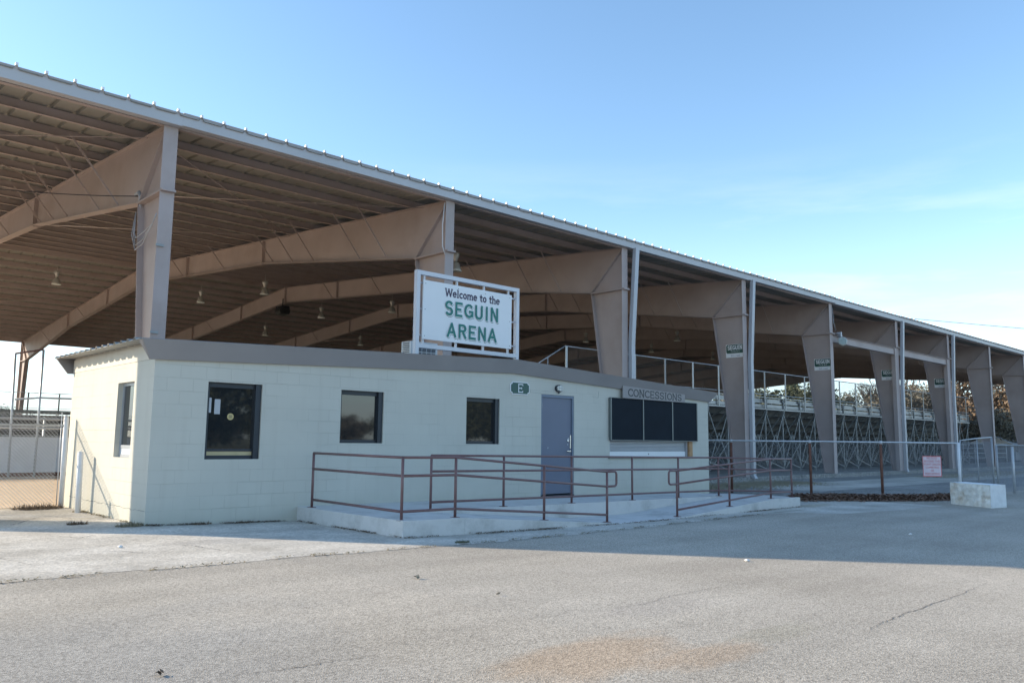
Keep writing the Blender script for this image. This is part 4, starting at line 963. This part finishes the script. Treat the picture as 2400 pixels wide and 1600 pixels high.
# ------------------------------------------------------------------ bollard, limestone block, litter
bo = thing('bollard', 'white pipe bollard leaning slightly beside the sunlit side wall', 'bollard', (4.25, 15.45, 0))
part('pipe', MB().tube([(4.24, 15.45, -.05), (4.22, 15.47, 1.03)], .047, 14), 'whitepost', bo)
part('cap', MB().lathe([(.049, 0), (.046, .012), (.01, .02)], (4.22, 15.47, 1.03), 14), 'whitepost', bo)
stn = thing('limestone_block', 'rough pale limestone block on the asphalt in front of the right-hand fence', 'stone', (22.6, 7.1, -.17))
A, B_, C_ = V(22.963, 7.72, 0), V(22.202, 6.554, 0), V(22.847, 6.398, 0)
Dq = A+(C_-B_); rnx = random.Random(4); rough = MB(); nu, nv = 26, 12
def face_grid(mb, p, q, z0, z1, jit, nrm, nu, nv):
    i0 = len(mb.v)
    for i in range(nu+1):
        for j in range(nv+1):
            u, v = i/nu, j/nv; pt = p.lerp(q, u); e = min(i, nu-i, j, nv-j)
            k = jit*rnx.uniform(-1, 1)*(1 if e > 0 else .25)
            mb.v.append((pt.x+nrm.x*k, pt.y+nrm.y*k, z0+(z1-z0)*v+nrm.z*k))
    for i in range(nu):
        for j in range(nv):
            a = i0+i*(nv+1)+j; mb.f.append((a, a+nv+1, a+nv+2, a+1)); mb.sm.append(True)
nA = (B_-A).cross(V(0, 0, 1)).normalized(); zb0, zt0 = -.18, .38
face_grid(rough, A, B_, zb0, zt0, .03, nA, 26, 12); part('split_face', rough, 'stone', stn)
cut = MB(); face_grid(cut, B_, C_, zb0, zt0, .008, (C_-B_).cross(V(0, 0, 1)).normalized(), 12, 12)
face_grid(cut, C_, Dq, zb0, zt0, .01, nA, 10, 8); face_grid(cut, Dq, A, zb0, zt0, .01, nA, 10, 8)
i0 = len(cut.v)
for i in range(13):
    for j in range(9):
        p = A.lerp(B_, i/12).lerp(Dq.lerp(C_, i/12), j/8); e = min(i, 12-i, j, 8-j); cut.v.append((p.x, p.y, zt0+(rnx.uniform(-.004, .006) if e else 0)))
for i in range(12):
    for j in range(8): a = i0+i*9+j; cut.f.append((a, a+9, a+10, a+1)); cut.sm.append(True)
part('sawn_faces', cut, 'stonecut', stn)

lit = MB(); rl = random.Random(11); path = [(20.6, 10.9), (21.6, 10.3), (22.4, 9.6), (23.6, 8.75), (25.0, 8.2)]
for i in range(12000):
    t_ = rl.random()*(len(path)-1); k = int(t_); a = Vector(path[k]); b = Vector(path[k+1]); p = a.lerp(b, t_-k)
    wdt = .50*(1-.45*t_/(len(path)-1)); dx = rl.gauss(0, wdt*.55); p = p+Vector((.55, .83))*dx
    hgt = max(0, .17*(1-abs(dx)/wdt))*rl.random(); s_ = rl.uniform(.022, .055); an = rl.uniform(0, 6.28); ti = rl.uniform(-.7, .7)
    e1 = V(math.cos(an), math.sin(an), ti)*s_; e2 = V(-math.sin(an), math.cos(an), rl.uniform(-.5, .5))*s_*.5; c = V(p.x, p.y, -.155+hgt)
    lit.quad(c-e1, c+e2, c+e1, c-e2)
lo = part('leaf_litter', lit, 'litter'); tag(lo, 'strip of brown dead leaves drifted along the foot of the right-hand fence', 'leaves', kind='stuff')
def tuft(name, label, x, y, size, n, m, seed, low=False):
    rt = random.Random(seed); mb = MB(); z = zg(x)
    for i in range(n):
        a = rt.uniform(0, 6.28); r = size*rt.random()**.6; px, py = x+r*math.cos(a), y+r*math.sin(a)*.6; h_ = size*(.34 if low else .5)*rt.uniform(.2, 1)
        ln = V(rt.uniform(-1, 1), rt.uniform(-1, 1), rt.uniform(.2, 1.4)).normalized()*h_; wv = V(-ln.y, ln.x, 0)
        wv = wv.normalized()*.006 if wv.length > 1e-6 else V(.006, 0, 0)
        mb.quad((px-wv.x, py-wv.y, z), (px+wv.x, py+wv.y, z), (px+ln.x+wv.x*.2, py+ln.y, z+ln.z+.004))
    o = part(name, mb, m); tag(o, label, 'weeds'); return o
tuft('dry_weeds', 'dry weed clump on the sunlit concrete left of the building corner', 3.70, 13.43, .15, 200, 'twig', 1)
tuft('dry_weeds', 'mat of dry weeds at the sunlit corner of the block building', 4.25, 12.72, .24, 330, 'weed', 2, True)
tuft('dry_weeds', 'dark weeds along the foot of the shaded wall, just right of the corner', 5.25, 12.62, .17, 150, 'twig', 3, True)
tuft('dry_weeds', 'small dark weed tuft along the shaded wall left of the landing', 5.95, 12.62, .15, 120, 'twig', 4, True)
tuft('dry_weeds', 'small green tuft growing from the concrete in front of the left ramp', 7.3, 8.75, .12, 220, 'leafg', 5, True)
tuft('dead_brush', 'heap of dead twigs at the foot of the left fence', 3.9, 16.62, .42, 700, 'twig', 6, True)
tuft('dry_weeds', 'scattered dry weeds by the foot of the bollard', 4.3, 15.6, .12, 90, 'weed', 8, True)
gs = MB(); rg = random.Random(21)
for i in range(9000):
    if rg.random() < .55: x, y = rg.uniform(21.4, 30), 15.4+rg.gauss(0, .7)
    else: x, y = rg.uniform(40, 56), 14.2+rg.gauss(0, .8)
    h_ = rg.uniform(.03, .09); a = rg.uniform(0, 6.28)
    gs.quad((x-.02, y, -.165), (x+.02, y, -.165), (x+math.cos(a)*.05, y+math.sin(a)*.05, -.165+h_))
go = part('sparse_grass', gs, 'weed'); tag(go, 'sparse winter grass on the gravel in front of the columns', 'grass', kind='stuff')
def debris(label, pts, n, wd, seed, m='twig'):
    rt = random.Random(seed); mb = MB()
    for i in range(n):
        t_ = rt.random()*(len(pts)-1); k = int(t_); a = Vector(pts[k]); b = Vector(pts[k+1]); p = a.lerp(b, t_-k); d = (b-a).normalized()
        if math.sin(t_*9.7+seed)+math.sin(t_*23+seed*2) < rt.uniform(-1.4, 1.2): continue
        off = abs(rt.gauss(0, wd)); p = p+Vector((d.y, -d.x))*off; z = zg(p.x)+rt.uniform(.001, .022); s_ = rt.uniform(.006, .024); an = rt.uniform(0, 6.28)
        e1 = V(math.cos(an), math.sin(an), rt.uniform(-.4, .4))*s_; e2 = V(-math.sin(an), math.cos(an), rt.uniform(-.4, .4))*s_*.45; c = V(p.x, p.y, z)
        mb.quad(c-e1, c+e2, c+e1, c-e2)
    o = part('ground_debris', mb, m); tag(o, label, 'debris', kind='stuff')
debris('dark crumbs of dirt and leaf along the foot of the shaded block wall', [(4.42, 12.66), (6.9, 12.66)], 1500, .045, 1)
debris('dirt gathered along the foot of the concrete landing and left ramp', [(6.89, 12.6), (6.89, 9.6)], 900, .03, 2)
debris('dirt gathered along the front edge of the two concrete ramps', [(6.9, 9.59), (11.6, 9.59), (18.5, 9.59)], 3200, .05, 3)
debris('dry grit along the foot of the sunlit side wall', [(4.39, 16.5), (4.39, 12.7)], 900, .05, 4, 'weed')
debris('thin line of dead leaves where the pale apron meets the asphalt', [(x_, edge_y(x_)+.03) for x_ in (1.5, 4, 6, 8, 10, 12, 14, 16)], 2600, .035, 6, 'weed')
def leaf(name, label, x, y, s_, m, seed, cat='leaf'):
    rt = random.Random(seed); mb = MB(); z = zg(x)
    for k in range(3):
        a = rt.uniform(0, 6.28); e1 = V(math.cos(a), math.sin(a), .25)*s_; e2 = V(-math.sin(a), math.cos(a), rt.uniform(.2, .6))*s_*.5; c = V(x+rt.uniform(-.3, .3)*s_, y+rt.uniform(-.3, .3)*s_, z+.012+s_*.15*k)
        mb.prism([c-e1, c+e2*.8-e1*.2, c+e1, c-e2+e1*.1], (0, 0, .003))
    o = part(name, mb, m); tag(o, label, cat); return o
leaf('dry_leaf', 'curled tan leaf on the asphalt below the welcome sign', 4.83, 6.47, .038, 'leafb', 1)
leaf('dry_leaf', 'small brown leaf on the asphalt right of the curled tan one', 4.89, 5.36, .02, 'leafb', 2)
leaf('dry_leaf', 'dark crumpled leaf at the bottom edge of the asphalt, lower left', 1.79, 4.76, .028, 'twig', 3)
def pebble(label, x, y, r, m):
    rt = random.Random(int(x*100)); z = zg(x)
    mb = MB().lathe([(r*.6, 0), (r, r*.35), (r*.75, r*.8), (r*.2, r)], (x, y, z-.004), 7)
    mb.v = [(a+rt.uniform(-.2, .2)*r, b+rt.uniform(-.2, .2)*r, c) for a, b, c in mb.v]; o = part('pebble', mb, m); tag(o, label, 'pebble'); return o
pebble('small white stone on the sunlit asphalt near the shadow edge', 9.12, 5.44, .03, 'stonecut')
pebble('tiny white stone lying on the shaded asphalt at right', 14.4, 5.5, .03, 'stonecut')
pebble('flat pale stone on the concrete left of the building corner', 3.35, 10.4, .028, 'stonecut')

# ------------------------------------------------------------------ trees
def leafcloud(mb, c, rx, rz, n, size, rt, clumps=26):
    cs = []
    for _ in range(clumps):
        while True:
            q = V(rt.uniform(-1, 1), rt.uniform(-1, 1), rt.uniform(-1, 1))
            if .25 < q.length < 1: break
        cs.append((c+V(q.x*rx, q.y*rx, q.z*rz), rt.uniform(.16, .34)*rx))
    for i in range(n):
        cc, cr_ = rt.choice(cs); q = V(rt.gauss(0, 1), rt.gauss(0, 1), rt.gauss(0, .8))*cr_*.6; p = cc+q
        e1 = V(rt.uniform(-1, 1), rt.uniform(-1, 1), rt.uniform(-1, 1)).normalized()*size*rt.uniform(.5, 1.2)
        e2 = e1.cross(V(rt.uniform(-1, 1), rt.uniform(-1, 1), rt.uniform(-1, 1))).normalized()*size*.4
        mb.quad(p-e1, p+e2, p+e1, p-e2)
def limbs(mb, p, d, ln, r, depth, rt, tips):
    q = p+d*ln; mid = p.lerp(q, .5)+V(rt.uniform(-1, 1), rt.uniform(-1, 1), 0)*ln*.06
    mb.tube([p, mid, q], r, 5 if depth > 1 else 4, cap=False, r2=r*.62); tips.append(q)
    if depth <= 0: return
    for _ in range(3 if depth > 2 else rt.choice((2, 3))):
        nd = (d+V(rt.uniform(-1, 1), rt.uniform(-1, 1), rt.uniform(-.25, .6))*.75).normalized()
        limbs(mb, q, nd, ln*rt.uniform(.62, .82), r*.6, depth-1, rt, tips)
def tree(label, loc, h, kind, seed, cat='tree', group=None):
    rt = random.Random(seed); t = thing({'cedar': 'cedar_tree', 'oak': 'oak_tree', 'rust': 'autumn_tree', 'bare': 'bare_tree', 'brown': 'autumn_tree'}[kind], label, cat, loc, group); o = V(*loc)
    tr_ = MB(); tips = []
    if kind == 'cedar':
        tr_.tube([o+V(0, 0, -.2), o+V(.1, 0, h*.5), o+V(0, .1, h*.9)], .22, 7, r2=.05)
        for i in range(10):
            z = h*(.2+.07*i); a = rt.uniform(0, 6.28); tr_.tube([o+V(0, 0, z), o+V(math.cos(a), math.sin(a), .35)*h*.16+V(0, 0, z)], .05, 4, r2=.015)
        cr_ = MB(); 
        for i in range(7): f_ = i/6; leafcloud(cr_, o+V(0, 0, h*(.16+.78*f_)), h*.36*(1-.7*f_), h*.13, 1100, .30, rt, 22)
        part('trunk', tr_, 'bark', t); part('crown', cr_, 'leafg', t)
    else:
        limbs(tr_, o+V(0, 0, -.2), V(rt.uniform(-.1, .1), rt.uniform(-.1, .1), 1).normalized(), h*.28, h*.026, 5 if kind == 'bare' else 3, rt, tips)
        part('trunk', tr_, 'bark', t)
        if kind != 'bare':
            cr_ = MB(); leafcloud(cr_, o+V(0, 0, h*.58), h*.50, h*.42, 9500, .27, rt, 70)
            part('crown', cr_, {'oak': 'leafd', 'rust': 'leafo', 'brown': 'leafb'}[kind], t)
    return t
far = 'trees beyond the far side of the arena'
protos = dict(cedar=tree('tall dark cedar beyond the bleachers, seen left of the second signed column', (104, 50, -.17), 9.3, 'cedar', 1, group=far),
 oak=tree('rounded green oak beyond the bleachers, left of the first gap', (104, 60, -.17), 8.6, 'oak', 2, group=far),
 bare=tree('bare tree with fine twigs against the sky, right of the third signed column', (108, 44, -.17), 13, 'bare', 3, group=far),
 rust=tree('rust-brown leafy tree filling the gap before the last column', (103, 29.5, -.17), 10.0, 'rust', 4, group=far),
 brown=tree('brown-leaved tree low behind the end of the bleachers', (104, 40, -.17), 9, 'brown', 5, group=far))
rt = random.Random(40)
desc = {'cedar': 'dense pointed green cedar', 'oak': 'round dark green oak', 'brown': 'brown winter-leaved tree', 'bare': 'leafless fine-twigged tree', 'rust': 'rust-coloured leafy tree'}
ordw = ['first', 'second', 'third', 'fourth', 'fifth', 'sixth', 'seventh', 'eighth', 'ninth', 'tenth', 'eleventh', 'twelfth', 'thirteenth', 'fourteenth', 'fifteenth', 'sixteenth', 'seventeenth', 'eighteenth', 'nineteenth', 'twentieth']
for i, (az, k) in enumerate(((11, 'oak'), (15.5, 'cedar'))):
    a = math.radians(az); dup(protos[k], (150*math.sin(a), 150*math.cos(a), -.17), 'low %s beyond the arena at far left, %s from the picture edge' % (desc[k], ordw[i]), scale=.62)
kinds = ['oak', 'cedar', 'brown', 'oak', 'cedar', 'cedar', 'oak', 'cedar', 'brown', 'cedar', 'bare', 'oak', 'brown', 'cedar', 'bare', 'brown', 'rust', 'oak']
for i in range(18):
    az = 56.2+i*1.2+rt.uniform(-.25, .25); dist = rt.uniform(122, 142); a = math.radians(az); k = kinds[i]
    dup(protos[k], (dist*math.sin(a), dist*math.cos(a), -.17), '%s, %s from the left in the far tree row at right' % (desc[k], ordw[i]), rotz=rt.uniform(0, 6.28), scale=rt.uniform(.92, 1.1))
for i in range(15):
    az = 56.5+i*1.35+rt.uniform(-.3, .3); dist = rt.uniform(100, 112); a = math.radians(az); k = ('brown', 'oak', 'brown')[i % 3] if i < 9 else 'brown'
    dup(protos[k], (dist*math.sin(a), dist*math.cos(a), -.6), 'low bushy %s in front of the far row, %s from the left' % ({'brown': 'brown shrub tree', 'oak': 'green shrub oak'}[k], ordw[i]), rotz=rt.uniform(0, 6.28), scale=rt.uniform(.55, .7))
tree('bare spreading tree with fine twigs behind the last two columns', (102, 33, -.17), 14, 'bare', 8, group=far)
# trees across the road behind the camera (they show in the window glass)
for j, (x, y, k, s_) in enumerate(((14, -33, 'bare', 1.0), (19, -30, 'oak', 1.05), (24, -33, 'oak', 1.1), (29, -34, 'bare', 1.1), (41, -60, 'bare', .8), (50, -34, 'oak', .8), (56, -36, 'bare', .9))):
    dup(protos[k], (x, y, -.05), '%s across the road behind the viewer, %s along the verge' % (desc[k], ordw[j]), rotz=j, scale=s_, group='trees across the road')
for j in range(15):
    k = ('oak', 'cedar', 'brown')[j % 3]
    dup(protos[k], (38+j*7.5, -92-(j % 3)*4, -.3), '%s in the far row behind the viewer, %s along it' % (desc[k], ordw[j]), rotz=j, scale=(1.25, 1.25, .66), group='trees across the road')

# ------------------------------------------------------------------ small far houses, shed, pipe corral, power line
def house(name, label, loc, wx, wy, h, rh, wallm, roofm, rotz=0):
    t = thing(name, label, 'house', loc); x, y, z = loc
    part('wall', MB().box(x, x+wx, y, y+wy, z, z+h), wallm, t)
    r = MB(); r.prism([(x-.4, y-.4, z+h), (x-.4, y+wy+.4, z+h), (x-.4, y+wy/2, z+h+rh)], (wx+.8, 0, 0)); part('roof', r, roofm, t)
    for q in (.2, .6): part('window', MB().box(x+wx*q, x+wx*q+1.1, y-.03, y-.005, z+1, z+2.1), 'winframe', t)
    part('door', MB().box(x+wx*.42, x+wx*.42+.95, y-.03, y-.005, z, z+2.05), 'door', t)
    return t
house('house', 'low white house with a pale metal roof seen between the last columns', (99, 34.5, -.3), 12, 7, 2.2, 1.3, 'housewall', 'houseroof')
house('shed', 'grey gabled shed beyond the gate, left of the rust-brown tree', (93.5, 25.5, -.17), 3.4, 3.5, 1.7, 1.0, 'dim', 'houseroof')
pc = thing('pipe_corral', 'low galvanised pipe corral panels under the canopy at far right', 'fence', (58, 26, 0))
rl_ = MB()
for z in (.45, .8, 1.15, 1.5): rl_.tube([(64, 20.5, z), (74, 20.5, z), (74, 34, z)], .03, 6)
part('rails', rl_, 'darkgalv', pc)
for x in (64, 66.5, 69, 71.5, 74): part('corral_post', MB().tube([(x, 20.5, 0), (x, 20.5, 1.6)], .035, 6), 'galv', pc)
pw = MB(); pts = []
a, b = V(94.2, 68, 22.4), V(112.9, 6.5, 11.6)
for i in range(25):
    t_ = i/24; p = a.lerp(b, t_); p.z -= .3*4*t_*(1-t_); pts.append(p)
po = part('power_line', MB().tube(pts, .03, 5), 'wire'); tag(po, 'single overhead wire crossing the sky above the right end of the roof', 'wire')
# building and road across the street, only seen mirrored in the windows
rd = MB(); rd.quad((-60, -26, -.003), (140, -26, -.003), (140, -19, -.003), (-60, -19, -.003)); struct('road', rd, 'apron')
